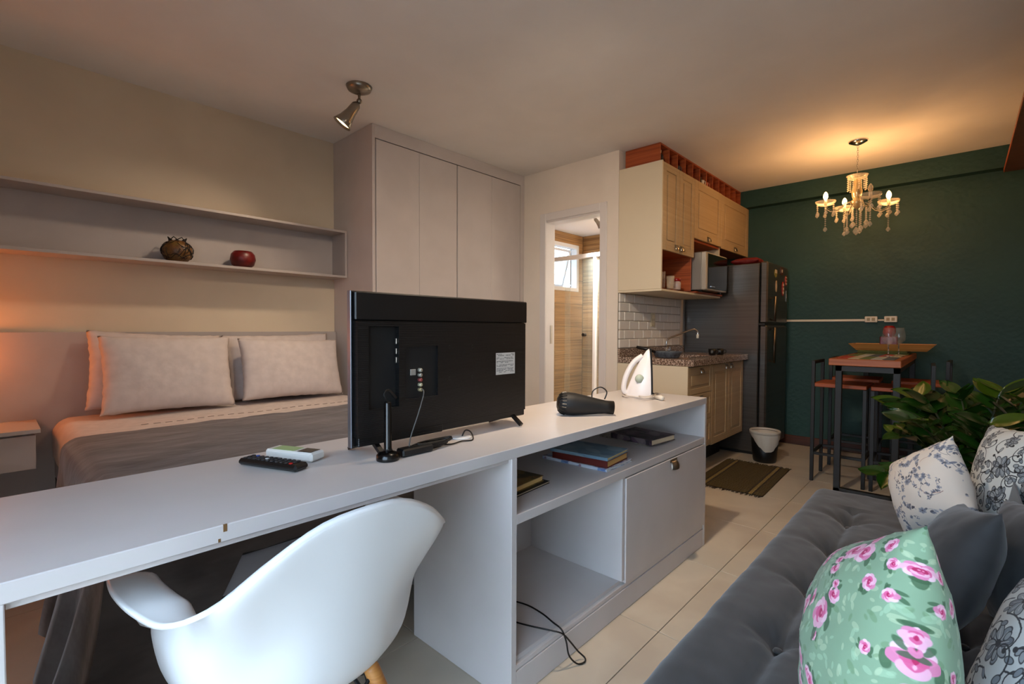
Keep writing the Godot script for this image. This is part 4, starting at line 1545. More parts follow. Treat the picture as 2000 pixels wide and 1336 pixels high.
func chandelier() -> void:
	var c := Vector3(-0.571, CE, -4.247)
	var t := thing("chandelier", "four-armed crystal chandelier with candle bulbs above the table", "chandelier", c)
	var b := at(t)
	b.smooth()
	b.lathe([Vector2(0, -0.03), Vector2(0.02, -0.028), Vector2(0.055, -0.012), Vector2(0.06, -0.001), Vector2(0, -0.001)], 28, c)
	obj("canopy", b, M.chrome, t)
	b = at(t)
	b.smooth()
	for k in 12:      # chain links
		var y := -0.035 - k * 0.0165
		var ring: Array = []
		for j in 9:
			var a := TAU * j / 8
			var s := cos(a) * 0.005
			ring.append(c + Vector3(s if k % 2 == 0 else 0.0, y - 0.008 + sin(a) * 0.0105, s if k % 2 == 1 else 0.0))
		b.tube(ring, 0.0016, 5, false)
	obj("chain", b, M.chrome, t)
	var yb := CE - 0.25      # top of the body
	b = at(t)
	b.smooth()
	b.lathe([Vector2(0.018, yb - 0.03), Vector2(0.045, yb - 0.022), Vector2(0.06, yb - 0.006), Vector2(0.068, yb + 0.004), Vector2(0.063, yb + 0.005), Vector2(0.03, yb - 0.012), Vector2(0, yb - 0.012)], 24, Vector3(c.x, 0, c.z))
	obj("top_bowl", b, M.beads, t)
	b = at(t)
	b.smooth()
	b.lathe([Vector2(0, yb - 0.235), Vector2(0.012, yb - 0.23), Vector2(0.035, yb - 0.20), Vector2(0.04, yb - 0.18), Vector2(0.022, yb - 0.165), Vector2(0.03, yb - 0.14), Vector2(0.034, yb - 0.11), Vector2(0.024, yb - 0.07), Vector2(0.02, yb - 0.02), Vector2(0, yb - 0.02)], 20, Vector3(c.x, 0, c.z))
	obj("column", b, mat(0.80, 0.72, 0.55, 0.18, 0.6), t)
	for k in 10:
		var a := TAU * k / 10
		b = at(t)
		bead_string(b, Vector3(c.x + cos(a) * 0.055, yb - 0.006, c.z + sin(a) * 0.055), 7, 0.0068, 0.0)
		obj("bead_string", b, M.beads, t)
	var arms := [[Vector2(-0.075, 0.185), 0.004, true], [Vector2(0.185, 0.075), -0.008, true], [Vector2(0.075, -0.185), -0.004, false], [Vector2(-0.185, -0.075), 0.006, true]]
	var rv := Vector3(0.991, 0, -0.133)
	var fv := Vector3(-0.133, 0, -0.991)
	for q in arms:
		var o: Vector3 = rv * q[0].x + fv * q[0].y
		var dy: float = q[1]
		var cup := Vector3(c.x, yb - 0.21 + dy, c.z) + o
		b = at(t)
		b.smooth()
		var hub := Vector3(c.x, yb - 0.18, c.z)
		b.tube([hub + o * 0.15, hub + o * 0.35 + Vector3(0, -0.012, 0), hub + o * 0.6 + Vector3(0, -0.062 + dy * 0.5, 0), hub + o * 0.82 + Vector3(0, -0.066 + dy, 0), hub + o * 0.96 + Vector3(0, -0.048 + dy, 0), cup], 0.0075, 10)
		obj("arm", b, M.crystal, t)
		b = at(t)
		b.smooth()
		b.lathe([Vector2(0, 0.0), Vector2(0.016, 0.0), Vector2(0.044, 0.007), Vector2(0.060, 0.020), Vector2(0.066, 0.034), Vector2(0.061, 0.034), Vector2(0.052, 0.022), Vector2(0.036, 0.013), Vector2(0.012, 0.006), Vector2(0, 0.006)], 24, cup)
		obj("drip_cup", b, M.beads, t)
		b = at(t)
		b.smooth()
		b.lathe([Vector2(0, 0.006), Vector2(0.0095, 0.006), Vector2(0.0095, 0.045), Vector2(0, 0.045)], 14, cup)
		var sl := obj("candle_sleeve", b, mat(0.85, 0.82, 0.74, 0.4), t)
		b = at(t)
		b.smooth()
		b.lathe([Vector2(0.007, 0.045), Vector2(0.0125, 0.055), Vector2(0.016, 0.068), Vector2(0.0135, 0.085), Vector2(0.007, 0.098), Vector2(0, 0.104)], 14, cup)
		if q[2]:
			obj("bulb", b, glow(1.0, 0.80, 0.50, 16.0), sl)
			var l := OmniLight3D.new()
			l.name = "bulb_light"
			l.light_color = Color(1.0, 0.74, 0.47)
			l.light_energy = 0.12
			l.light_size = 0.012
			l.omni_range = 9.0
			l.omni_attenuation = 2.0
			l.shadow_enabled = true
			l.position = cup + Vector3(0, 0.072, 0) - c
			t.add_child(l)
		else:
			obj("bulb", b, glass(0.92, 0.86, 0.74, 0.35), sl)
		for k in 6:
			var a := TAU * k / 6 + 0.3
			b = at(t)
			bead_string(b, cup + Vector3(cos(a) * 0.057, 0.018, sin(a) * 0.057), 4 + (k * 5) % 5, 0.0068, 0.013)
			obj("bead_string", b, M.beads, t)
		b = at(t)
		bead_string(b, cup + Vector3(0, -0.004, 0), 10, 0.0068, 0.014)
		obj("bead_string", b, M.beads, t)
	for k in 8:
		var a := TAU * k / 8 + 0.2
		b = at(t)
		bead_string(b, Vector3(c.x + cos(a) * 0.06, yb - 0.215, c.z + sin(a) * 0.06), 7 + (k * 3) % 5, 0.0068, 0.016)
		obj("bead_string", b, M.beads, t)
	b = at(t)
	bead_string(b, Vector3(c.x, yb - 0.23, c.z), 9, 0.0068, 0.022)
	obj("bead_string", b, M.beads, t)

func spot_lamp(p: Vector3, aim: Vector3, energy: float, label: String, s := 1.0, tint := Color(1.0, 0.90, 0.78), spread := 72.0) -> void:
	var t := thing("spot_lamp", label, "lamp", p)
	var d := aim.normalized()
	var scaled := func(pr: Array) -> Array: return pr.map(func(q): return q * s)
	var b := at(t)
	b.smooth()
	b.lathe(scaled.call([Vector2(0, -0.03), Vector2(0.02, -0.029), Vector2(0.048, -0.016), Vector2(0.055, -0.001), Vector2(0, -0.001)]), 28, p)
	obj("canopy", b, M.nickel, t)
	var j := p + Vector3(0, -0.062 * s, 0)
	b = at(t)
	b.smooth()
	b.tube([p + Vector3(0, -0.028 * s, 0), j + Vector3(0, -0.005, 0)], 0.006 * s, 10)
	b.ball(j, 0.012 * s, 12)
	obj("stem", b, M.nickel, t)
	var bs := Basis(Quaternion(Vector3.UP, -d))
	var head := j + d * 0.012 * s
	b = at(t)
	b.smooth()
	b.lathe(scaled.call([Vector2(0.04, -0.115), Vector2(0.041, -0.114), Vector2(0.03, -0.085), Vector2(0.022, -0.05), Vector2(0.019, -0.01), Vector2(0.012, 0.0), Vector2(0, 0.0)]), 28, head, bs)
	b.lathe(scaled.call([Vector2(0, -0.06), Vector2(0.021, -0.06), Vector2(0.037, -0.112), Vector2(0.04, -0.115)]), 28, head, bs)
	obj("head", b, M.nickel, t)
	b = at(t)
	b.smooth()
	b.lathe(scaled.call([Vector2(0, -0.107), Vector2(0.0345, -0.105), Vector2(0.0345, -0.100), Vector2(0, -0.100)]), 28, head, bs)
	obj("lamp_face", b, glow(1.0, 0.86, 0.62, 5.0), t)
	var l := SpotLight3D.new()
	l.name = "spot_light"
	l.light_color = tint
	l.light_energy = energy
	l.light_size = 0.035 * s
	l.spot_range = 9.0
	l.spot_attenuation = 2.0
	l.spot_angle = spread
	l.spot_angle_attenuation = 1.0
	l.shadow_enabled = true
	l.transform = Transform3D(Basis.looking_at(d, Vector3.UP), head + d * 0.112 * s - p)
	t.add_child(l)

func ceiling_spots() -> void:
	spot_lamp(Vector3(-2.505, CE, -1.43), Vector3(-0.30, -0.74, 0.42), 0.8, "lit nickel spotlight on the ceiling by the wardrobe", 1.3, Color(1.0, 0.90, 0.78), 52.0)
	spot_lamp(Vector3(-0.85, CE, -1.20), Vector3(-0.35, -0.72, -0.50), 2.9, "lit nickel spotlight on the ceiling above the sofa", 1.3)

func book(label: String, c: Vector3, w: float, d: float, h: float, turn: float, cover: Material, spine_side := 1.0, page := Color(0.80, 0.74, 0.62)) -> void:
	var t := thing("book", label, "book", c, turn, "books in the desk shelf")
	var b := MB.new()
	var k := minf(0.0025, h * 0.2)
	b.box(Vector3(0, k * 0.5, 0), Vector3(w, k, d), 0.0006)
	b.box(Vector3(0, h - k * 0.5, 0), Vector3(w, k, d), 0.0006)
	b.box(Vector3(0, h * 0.5, spine_side * (d * 0.5 - k * 0.5)), Vector3(w, h - k * 2.0, k), 0.0004)
	obj("cover", b, cover, t)
	b = MB.new()
	b.box(Vector3(0, h * 0.5, -spine_side * 0.002), Vector3(w - 0.008, h - 2.0 * k - 0.0004, d - 0.008))
	obj("pages", b, mat(page.r, page.g, page.b, 0.9), t)

func cover_mat(seed_: int, bg: Color, cols: Array, sc := 5.0) -> StandardMaterial3D:
	return tex_mat(cover_print(seed_, bg, cols), 0.4, Vector3.ONE * sc)

func on_shelves() -> void:
	var y := 0.5463
	var blue := cover_mat(1, Color(0.42, 0.53, 0.60), [Color(0.52, 0.62, 0.67), Color(0.34, 0.44, 0.52), Color(0.60, 0.67, 0.70)], 4.0)
	book("striped blue and white magazine under the stack of three", Vector3(-1.11, y, -1.645), 0.30, 0.20, 0.012, 0.04, cover_mat(2, Color(0.75, 0.78, 0.82), [Color(0.30, 0.45, 0.65), Color(0.85, 0.85, 0.87), Color(0.45, 0.30, 0.35)], 6.0), 1.0, Color(0.85, 0.85, 0.83))
	book("dark red hardcover in the middle of the stack of three", Vector3(-1.09, y + 0.0125, -1.64), 0.245, 0.18, 0.026, 0.09, mat(0.36, 0.10, 0.07, 0.5), 1.0, Color(0.80, 0.62, 0.36))
	book("dusty blue book on top of the stack of three", Vector3(-1.095, y + 0.039, -1.64), 0.255, 0.185, 0.012, 0.10, blue, 1.0, Color(0.86, 0.76, 0.48))
	book("thin pale magazine under the dark picture book", Vector3(-1.165, y, -2.15), 0.27, 0.22, 0.008, -0.08, cover_mat(3, Color(0.62, 0.58, 0.50), [Color(0.75, 0.72, 0.66), Color(0.45, 0.40, 0.35)]), 1.0)
	book("thick dark purple and black picture book on a magazine", Vector3(-1.11, y + 0.0085, -2.12), 0.225, 0.20, 0.026, -0.10, cover_mat(4, Color(0.22, 0.16, 0.19), [Color(0.36, 0.28, 0.33), Color(0.10, 0.09, 0.10), Color(0.50, 0.45, 0.44)]), 1.0)
	book("thin dark book under the olive book beside the side panel", Vector3(-1.13, y, -1.205), 0.21, 0.19, 0.008, 0.08, mat(0.10, 0.09, 0.09, 0.5), 1.0)
	book("olive and yellow book beside the side panel of the desk", Vector3(-1.14, y + 0.0085, -1.195), 0.205, 0.17, 0.02, 0.10, cover_mat(5, Color(0.42, 0.35, 0.15), [Color(0.54, 0.46, 0.22), Color(0.18, 0.16, 0.09), Color(0.56, 0.42, 0.20)]), 1.0, Color(0.80, 0.66, 0.42))
	# cable hanging out of the open compartment
	var t := thing("power_cable", "thin black cable hanging out of the open desk compartment", "cable", Vector3(-1.0, 0.12, -1.2))
	var b := at(t)
	b.smooth()
	var pts := [Vector3(-1.30, 0.123, -1.10), Vector3(-1.2, 0.123, -1.20), Vector3(-1.10, 0.123, -1.245), Vector3(-1.02, 0.124, -1.245), Vector3(-0.955, 0.124, -1.23), Vector3(-0.915, 0.122, -1.222), Vector3(-0.898, 0.09, -1.225), Vector3(-0.893, 0.04, -1.235), Vector3(-0.88, 0.006, -1.262), Vector3(-0.868, 0.006, -1.285), Vector3(-0.878, 0.008, -1.30), Vector3(-0.895, 0.03, -1.285), Vector3(-0.90, 0.075, -1.25), Vector3(-0.905, 0.115, -1.215), Vector3(-0.93, 0.126, -1.19), Vector3(-1.0, 0.126, -1.16), Vector3(-1.10, 0.125, -1.125), Vector3(-1.22, 0.124, -1.06)]
	b.tube(smooth_path(pts, 5), 0.0028, 6)
	obj("cord", b, M.wire, t)
	# decorations on the box shelf over the bed
	t = thing("woven_vase", "round brown vase wrapped in dark twig netting on the shelf", "vase", Vector3(-3.30, 1.451, -0.735))
	b = at(t)
	b.smooth()
	var p := t.position
	b.lathe([Vector2(0, 0.0), Vector2(0.042, 0.0), Vector2(0.068, 0.03), Vector2(0.076, 0.06), Vector2(0.07, 0.092), Vector2(0.045, 0.118), Vector2(0.03, 0.124), Vector2(0.026, 0.115), Vector2(0, 0.11)], 30, p)
	obj("body", b, cover_mat(6, Color(0.40, 0.26, 0.12), [Color(0.50, 0.36, 0.18), Color(0.30, 0.18, 0.08), Color(0.36, 0.32, 0.14)], 9.0), t)
	var rng := RandomNumberGenerator.new()
	rng.seed = 14
	b = at(t)
	for k in 34:
		var a0 := rng.randf() * TAU
		var e0 := rng.randf_range(-0.9, 1.1)
		var a1 := a0 + rng.randf_range(-1.4, 1.4)
		var e1 := rng.randf_range(-0.9, 1.2)
		var tw: Array = []
		for j in 8:
			var a := lerpf(a0, a1, j / 7.0)
			var e := lerpf(e0, e1, j / 7.0) + 0.12 * sin(j * 1.3 + k)
			tw.append(p + Vector3(cos(a) * cos(e) * 0.080, 0.062 + sin(e) * 0.066, sin(a) * cos(e) * 0.080))
		b.tube(tw, 0.0017, 5)
	for k in 7:      # twigs knotted at the neck
		var a := TAU * k / 7
		b.tube([p + Vector3(cos(a) * 0.04, 0.118, sin(a) * 0.04), p + Vector3(cos(a + 0.6) * 0.045, 0.14, sin(a + 0.6) * 0.045), p + Vector3(cos(a + 1.3) * 0.04, 0.122, sin(a + 1.3) * 0.04)], 0.003, 5)
	var net := obj("twig_netting", b, mat(0.07, 0.05, 0.035, 0.8), t)
	net.set_meta("kind", "stuff")
	t = thing("red_bowl", "small dark red ceramic bowl on the shelf over the bed", "bowl", Vector3(-3.30, 1.451, -1.08))
	b = at(t)
	b.smooth()
	p = t.position
	b.lathe([Vector2(0, 0), Vector2(0.04, 0), Vector2(0.062, 0.02), Vector2(0.072, 0.052), Vector2(0.066, 0.085), Vector2(0.05, 0.104), Vector2(0.047, 0.104), Vector2(0.06, 0.08), Vector2(0.06, 0.05), Vector2(0.04, 0.012), Vector2(0, 0.01)], 32, p)
	obj("body", b, cover_mat(7, Color(0.36, 0.04, 0.04), [Color(0.44, 0.07, 0.06), Color(0.26, 0.02, 0.03)], 6.0), t)

func smooth_path(p: Array, n: int) -> Array:
	var out: Array = []
	for i in p.size() - 1:
		for k in n:
			out.append((p[i] as Vector3).cubic_interpolate(p[i + 1], p[maxi(i - 1, 0)], p[mini(i + 2, p.size() - 1)], float(k) / n))
	out.append(p[p.size() - 1])
	return out

func television() -> void:
	# the set stands with its screen towards the bed: the back faces +x
	var x := -1.14
	var za := -0.625
	var zb := -1.295
	var t := thing("television", "black flat-screen television seen from behind on the desk", "television", Vector3(x, 0.742, -0.96))
	var b := at(t)
	b.span(Vector3(x - 0.012, 0.772, zb), Vector3(x, 1.176, za), 0.003)
	obj("panel", b, M.black_plastic, t)
	b = at(t)
	b.span(Vector3(x - 0.0135, 0.782, zb + 0.008), Vector3(x - 0.0122, 1.168, za - 0.008))
	obj("screen", b, mat(0.01, 0.01, 0.012, 0.08), t)
	b = at(t)
	b.span(Vector3(x - 0.013, 0.772, za), Vector3(x + 0.004, 1.176, za + 0.004), 0.001)
	obj("bezel", b, mat(0.48, 0.50, 0.53, 0.3, 0.7), t)
	# ribbed rear cover: fine horizontal ribs are relief in the material
	var rib := Image.create(64, 64, false, Image.FORMAT_RGB8)
	for yy in 64:
		var v := 0.5 + 0.5 * sin(TAU * yy / 8.0)
		for xx in 64: rib.set_pixel(xx, yy, Color(v, v, v))
	var ribbed := mat(0.032, 0.033, 0.037, 0.42).duplicate() as StandardMaterial3D
	ribbed.uv1_triplanar = true
	ribbed.uv1_scale = Vector3.ONE * 26.0
	bump(ribbed, rib, 0.9)
	b = at(t)
	b.span(Vector3(x, 1.10, zb + 0.004), Vector3(x + 0.014, 1.174, za - 0.004), 0.003)
	obj("rear_cover_top", b, M.black_plastic, t)
	# lower cover, built around two recesses
	b = at(t)
	var xr := x + 0.024
	var hole1 := [Vector2(-0.752, 0.868), Vector2(-0.66, 1.085)]
	var hole2 := [Vector2(-0.885, 0.885), Vector2(-0.772, 1.03)]
	var rects: Array = []
	for r in clip_rect(Vector2(zb + 0.024, 0.798), Vector2(za - 0.004, 1.098), hole1[0], hole1[1]):
		rects.append_array(clip_rect(r[0], r[1], hole2[0], hole2[1]))
	for r in rects: b.span(Vector3(x, r[0].y, r[0].x), Vector3(xr, r[1].y, r[1].x))
	b.span(Vector3(x, 0.774, -0.91), Vector3(xr - 0.008, 0.798, za - 0.01), 0.002)
	obj("rear_cover", b, ribbed, t)
	b = at(t)
	b.span(Vector3(x, hole1[0].y, hole1[0].x), Vector3(x + 0.006, hole1[1].y, hole1[1].x))
	b.span(Vector3(x, hole2[0].y, hole2[0].x), Vector3(x + 0.016, hole2[1].y, hole2[1].x))
	obj("recess", b, M.black_matt, t)
	for q in [1.045, 1.018, 0.994]:
		b = at(t)
		b.box(Vector3(x + 0.014, q, -0.7495), Vector3(0.008, 0.016, 0.005), 0.001)
		obj("port", b, M.nickel, t)
	b = at(t)
	b.box(Vector3(x + 0.0175, 0.957, -0.802), Vector3(0.004, 0.017, 0.018), 0.001)
	obj("network_port", b, mat(0.55, 0.53, 0.50, 0.4), t)
	var cols := [Color(0.70, 0.68, 0.62), Color(0.62, 0.60, 0.55), Color(0.60, 0.30, 0.28), Color(0.75, 0.72, 0.60), Color(0.66, 0.60, 0.45)]
	for k in 5:
		b = at(t)
		b.smooth()
		b.lathe([Vector2(0, 0), Vector2(0.0055, 0), Vector2(0.0055, 0.01), Vector2(0.003, 0.012), Vector2(0, 0.012)], 12, Vector3(x + 0.016, 0.962 - 0.0138 * k, -0.824), Basis(Vector3.BACK, -PI / 2))
		obj("jack", b, mat(cols[k].r, cols[k].g, cols[k].b, 0.3, 0.4), t)
	for q in [Vector2(-0.93, 1.025), Vector2(-1.022, 1.024), Vector2(-0.93, 0.931), Vector2(-1.022, 0.93)]:
		b = at(t)
		b.lathe([Vector2(0.0035, 0.0006), Vector2(0.0055, 0.0008), Vector2(0.0055, 0.0)], 12, Vector3(xr, q.y, q.x), Basis(Vector3.BACK, -PI / 2))
		obj("screw_hole", b, mat(0.10, 0.10, 0.10, 0.4), t)
	b = at(t)
	var lx := xr + 0.0006
	b.quad_uv(Vector3(lx, 0.928, -1.124), Vector3(lx, 0.928, -1.216), Vector3(lx, 1.0, -1.216), Vector3(lx, 1.0, -1.124), Vector2(0, 1), Vector2(1, 1), Vector2(1, 0), Vector2(0, 0))
	var sm := StandardMaterial3D.new()
	sm.albedo_texture = sticker()
	sm.roughness = 0.5
	var lb := obj("rating_label", b, sm, t)
	lb.set_meta("label", "silver rating label with small print")
	for z in [-0.69, -1.235]:
		b = at(t)
		b.bar(Vector3(x - 0.006, 0.780, z), Vector3(x + 0.035, 0.7485, z - 0.004), 0.014, 0.010)
		b.bar(Vector3(x - 0.006, 0.780, z), Vector3(x - 0.10, 0.7465, z + 0.012), 0.022, 0.008)
		b.box(Vector3(x - 0.006, 0.785, z), Vector3(0.012, 0.026, 0.03), 0.002)
		obj("foot", b, M.black_plastic, t)

func on_desk() -> void:
	var y := 0.7415
	television()
	var b: MB
	# indoor antenna: a tube on a round weighted base
	var p := Vector3(-1.075, y, -0.69)
	var t := thing("tv_antenna", "black tube antenna on a round base behind the television", "antenna", p)
	b = at(t)
	b.smooth()
	b.lathe([Vector2(0, 0), Vector2(0.029, 0), Vector2(0.03, 0.004), Vector2(0.029, 0.014), Vector2(0.022, 0.02), Vector2(0.012, 0.022), Vector2(0, 0.022)], 28, p)
	obj("base", b, mat(0.02, 0.02, 0.022, 0.2), t)
	b = at(t)
	b.smooth()
	b.lathe([Vector2(0, 0.02), Vector2(0.0125, 0.022), Vector2(0.010, 0.03), Vector2(0.0095, 0.145), Vector2(0.008, 0.15), Vector2(0, 0.15)], 18, p)
	obj("tube", b, mat(0.02, 0.02, 0.022, 0.15), t)
	b = at(t)
	b.smooth()
	b.tube(smooth_path([p + Vector3(0, 0.149, 0), p + Vector3(0.002, 0.17, 0.012), p + Vector3(-0.012, 0.178, -0.01), Vector3(-1.118, 0.892, -0.742)], 5), [0.002, 0.002, 0.002, 0.002, 0.002, 0.002, 0.002, 0.002, 0.0025, 0.003, 0.0035, 0.004, 0.004, 0.004, 0.0045, 0.0045], 8)
	obj("aerial_lead", b, M.black_matt, t)
	# bundle of leads behind the set
	t = thing("cable_bundle", "tangled black leads lying behind the television", "cables", Vector3(-1.08, y, -0.80))
	var rng := RandomNumberGenerator.new()
	rng.seed = 31
	for k in 6:
		var pts: Array = []
		for j in 14:
			var a := TAU * j / 6.5 + k
			pts.append(Vector3(-1.083 + cos(a) * 0.018 * (0.7 + 0.3 * rng.randf()), y + 0.004 + 0.0032 * k + 0.003 * rng.randf(), -0.80 + sin(a) * (0.055 + 0.02 * rng.randf()) - 0.01 * k))
		b = at(t)
		b.smooth()
		b.tube(smooth_path(pts, 3), 0.0024, 6)
		obj("lead", b, M.wire, t)
	b = at(t)
	b.smooth()
	b.tube(smooth_path([Vector3(-1.112, 0.909, -0.824), Vector3(-1.09, 0.90, -0.815), Vector3(-1.08, 0.85, -0.79), Vector3(-1.08, 0.79, -0.765), Vector3(-1.083, 0.755, -0.76)], 5), 0.0018, 6)
	obj("thin_lead", b, mat(0.35, 0.34, 0.33, 0.5), t)
	b = at(t)
	b.box(Vector3(-1.075, y + 0.011, -0.775), Vector3(0.035, 0.02, 0.10), 0.004)
	obj("adapter", b, M.black_plastic, t)
	b = at(t)
	b.smooth()
	b.tube(smooth_path([Vector3(-1.09, y + 0.01, -0.86), Vector3(-1.075, y + 0.004, -0.90), Vector3(-1.085, y + 0.003, -0.95), Vector3(-1.075, y + 0.003, -0.985), Vector3(-1.10, y + 0.02, -1.0), Vector3(-1.125, y + 0.022, -1.0), Vector3(-1.135, y + 0.002, -0.995)], 5), 0.0022, 6)
	obj("lead", b, M.wire, t)
	# cable grommet in the desk top
	t = thing("cable_grommet", "flat white cable grommet let into the desk top", "grommet", Vector3(-1.135, y, -0.99))
	b = at(t)
	b.smooth()
	b.lathe([Vector2(0.0, 0.0), Vector2(0.033, 0.0), Vector2(0.033, 0.002), Vector2(0.030, 0.0035), Vector2(0, 0.0035)], 28, t.position)
	obj("cap", b, M.white_plastic, t)
	# television remote
	t = thing("remote_control", "black television remote with many small buttons on the desk", "remote", Vector3(-1.222, y, -0.462), deg_to_rad(22.0))
	b = MB.new()
	b.box(Vector3(0, 0.009, 0), Vector3(0.185, 0.016, 0.045), 0.006)
	obj("body", b, M.black_plastic, t)
	for i in 11:
		for k in 3:
			b = MB.new()
			b.box(Vector3(-0.076 + i * 0.0145, 0.0182, -0.012 + k * 0.012), Vector3(0.008, 0.003, 0.007), 0.001)
			var cc: Material = mat(0.20, 0.20, 0.21, 0.5)
			if i == 10 and k == 2: cc = mat(0.7, 0.08, 0.08, 0.4)
			elif i == 4 and k == 1: cc = mat(0.8, 0.8, 0.8, 0.4)
			elif i == 1 and k == 0: cc = mat(0.15, 0.3, 0.65, 0.4)
			obj("button", b, cc, t)
	# air conditioner remote
	t = thing("remote_control", "white remote with small screen and green sticker on the desk", "remote", Vector3(-1.262, y, -0.532), deg_to_rad(24.0))
	b = MB.new()
	b.box(Vector3(0, 0.0125, 0), Vector3(0.15, 0.023, 0.05), 0.005)
	obj("body", b, mat(0.86, 0.85, 0.83, 0.35), t)
	b = MB.new()
	b.box(Vector3(0.045, 0.0245, 0), Vector3(0.042, 0.001, 0.036), 0.0004)
	obj("screen", b, mat(0.20, 0.22, 0.22, 0.2), t)
	b = MB.new()
	b.box(Vector3(-0.022, 0.0245, 0), Vector3(0.07, 0.001, 0.036), 0.0004)
	obj("sticker", b, mat(0.62, 0.72, 0.50, 0.5), t)
	# hair dryer, lying on its side
	t = thing("hair_dryer", "black hair dryer lying on the desk", "hair dryer", Vector3(-1.075, y, -1.59))
	var ra := Vector3(-1.155, 0.790, -1.515)      # rear
	var rb := Vector3(-1.0, 0.770, -1.665)        # nozzle
	var ax := (rb - ra).normalized()
	var bs := Basis(Quaternion(Vector3.UP, ax))
	var L := ra.distance_to(rb)
	b = at(t)
	b.smooth()
	b.lathe([Vector2(0.030, 0.0), Vector2(0.040, 0.012), Vector2(0.0445, 0.035), Vector2(0.0445, 0.06), Vector2(0.037, 0.11), Vector2(0.029, L * 0.75), Vector2(0.026, L * 0.85), Vector2(0.0265, L), Vector2(0.021, L), Vector2(0.02, L - 0.03), Vector2(0, L - 0.03)], 32, ra, bs)
	obj("barrel", b, M.black_matt, t)
	b = at(t)
	b.smooth()
	b.lathe([Vector2(0, 0.0), Vector2(0.02, 0.0), Vector2(0.03, 0.006), Vector2(0.03, 0.012), Vector2(0, 0.012)], 28, ra - ax * 0.006, bs)
	obj("rear_grille", b, M.black_plastic, t)
	for k in 22:
		var a := TAU * k / 22
		b = at(t)
		b.tube([ra + bs * Vector3(cos(a) * 0.031, -0.001, sin(a) * 0.031), ra + bs * Vector3(cos(a) * 0.041, 0.010, sin(a) * 0.041), ra + bs * Vector3(cos(a) * 0.0448, 0.026, sin(a) * 0.0448)], 0.0014, 4)
		obj("grille_rib", b, M.black_plastic, t)
	b = at(t)
	b.smooth()
	var hd := (Vector3(-1.0, -0.12, -0.75)).normalized()
	var h0 := ra.lerp(rb, 0.35) + hd * 0.02
	b.tube([h0, h0 + hd * 0.05, h0 + hd * 0.13], [0.019, 0.017, 0.015], 16)
	obj("grip", b, M.black_matt, t)
	b = at(t)
	b.smooth()
	var l0 := ra.lerp(rb, 0.62) + Vector3(-0.01, 0.028, -0.01)
	b.tube(smooth_path([l0, l0 + Vector3(0.002, 0.028, -0.004), l0 + Vector3(0.024, 0.044, -0.024), l0 + Vector3(0.042, 0.026, -0.042), l0 + Vector3(0.036, -0.004, -0.036)], 5), 0.0026, 6)
	obj("hanging_loop", b, M.black_plastic, t)
	iron()

func iron() -> void:
	# standing on its heel: the sole is upright and faces -z, turned a little
	var y := 0.7415
	var t := thing("clothes_iron", "white clothes iron standing upright on the desk end", "iron", Vector3(-1.175, y, -2.2), deg_to_rad(38.0))
	var f := func(u: float, v: float, top: bool) -> Vector3: return Vector3.ZERO
	var b := MB.new()
	# outline of the sole: width along x by height y
	var half := func(h: float) -> float: return 0.064 * pow(maxf(0.0, 1.0 - pow(h / 0.245, 1.9)), 0.62)
	b.smooth()
	var poly := PackedVector2Array()
	for k in 21: poly.append(Vector2(half.call(0.245 * k / 20.0), 0.245 * k / 20.0))
	for k in range(19, -1, -1): poly.append(Vector2(-half.call(0.245 * k / 20.0), 0.245 * k / 20.0))
	b.smooth(false)
	b.prism(poly, 0.008, Transform3D(Basis(Vector3.UP, PI / 2), Vector3(0.052, 0, 0)))
	obj("soleplate", b, mat(0.16, 0.16, 0.17, 0.3, 0.6), t)
	# body: rows from the sole outwards, rounding off
	b = MB.new()
	b.smooth()
	b.grid(28, 14, func(u: float, v: float) -> Vector3:
		var h := 0.245 * u
		var a := PI * v
		var w: float = half.call(h) * 0.97
		var deep: float = lerpf(0.118, 0.022, pow(u, 1.15)) * sqrt(maxf(0.0, 1.0 - pow(u, 6.0)))
		return Vector3(0.047 - sin(a) * deep, maxf(0.0, h * 0.985), cos(a) * w))
	obj("body", b, mat(0.90, 0.88, 0.88, 0.25), t)
	b = MB.new()
	b.smooth()
	b.tube(smooth_path([Vector3(-0.055, 0.015, 0), Vector3(-0.075, 0.035, 0), Vector3(-0.068, 0.09, 0), Vector3(-0.048, 0.14, 0), Vector3(-0.02, 0.18, 0), Vector3(0.016, 0.205, 0)], 5), 0.0135, 12)
	obj("handle", b, mat(0.88, 0.86, 0.86, 0.28), t)
	b = MB.new()
	b.smooth()
	b.lathe([Vector2(0, 0), Vector2(0.022, 0), Vector2(0.02, 0.01), Vector2(0, 0.012)], 20, Vector3(-0.005, 0.095, 0.040), Basis(Vector3.RIGHT, PI / 2))
	obj("dial", b, mat(0.68, 0.72, 0.66, 0.35), t)
	b = MB.new()
	b.tube([Vector3(0.049, 0.243, 0.0), Vector3(0.049, 0.20, 0.0302), Vector3(0.049, 0.13, 0.0468), Vector3(0.049, 0.06, 0.055), Vector3(0.049, 0.01, 0.0575)], 0.0016, 5)
	obj("seam", b, M.black_matt, t)
	# flex wound round the heel
	b = MB.new()
	b.smooth()
	var pts: Array = []
	for k in 40:
		var a := TAU * k / 17.0
		pts.append(Vector3(cos(a) * (0.075 + 0.006 * sin(k * 1.7)), 0.006 + 0.0045 * (k / 17.0) + 0.002 * sin(k * 2.3), sin(a) * (0.105 + 0.008 * sin(k))))
	b.tube(smooth_path(pts, 2), 0.0036, 8)
	obj("flex", b, mat(0.82, 0.78, 0.74, 0.5), t)
	b = MB.new()
	b.smooth()
	b.tube([Vector3(0.07, 0.01, 0.07), Vector3(0.085, 0.012, 0.10), Vector3(0.09, 0.012, 0.125)], [0.010, 0.012, 0.009], 12)
	obj("plug", b, mat(0.84, 0.81, 0.76, 0.45), t)

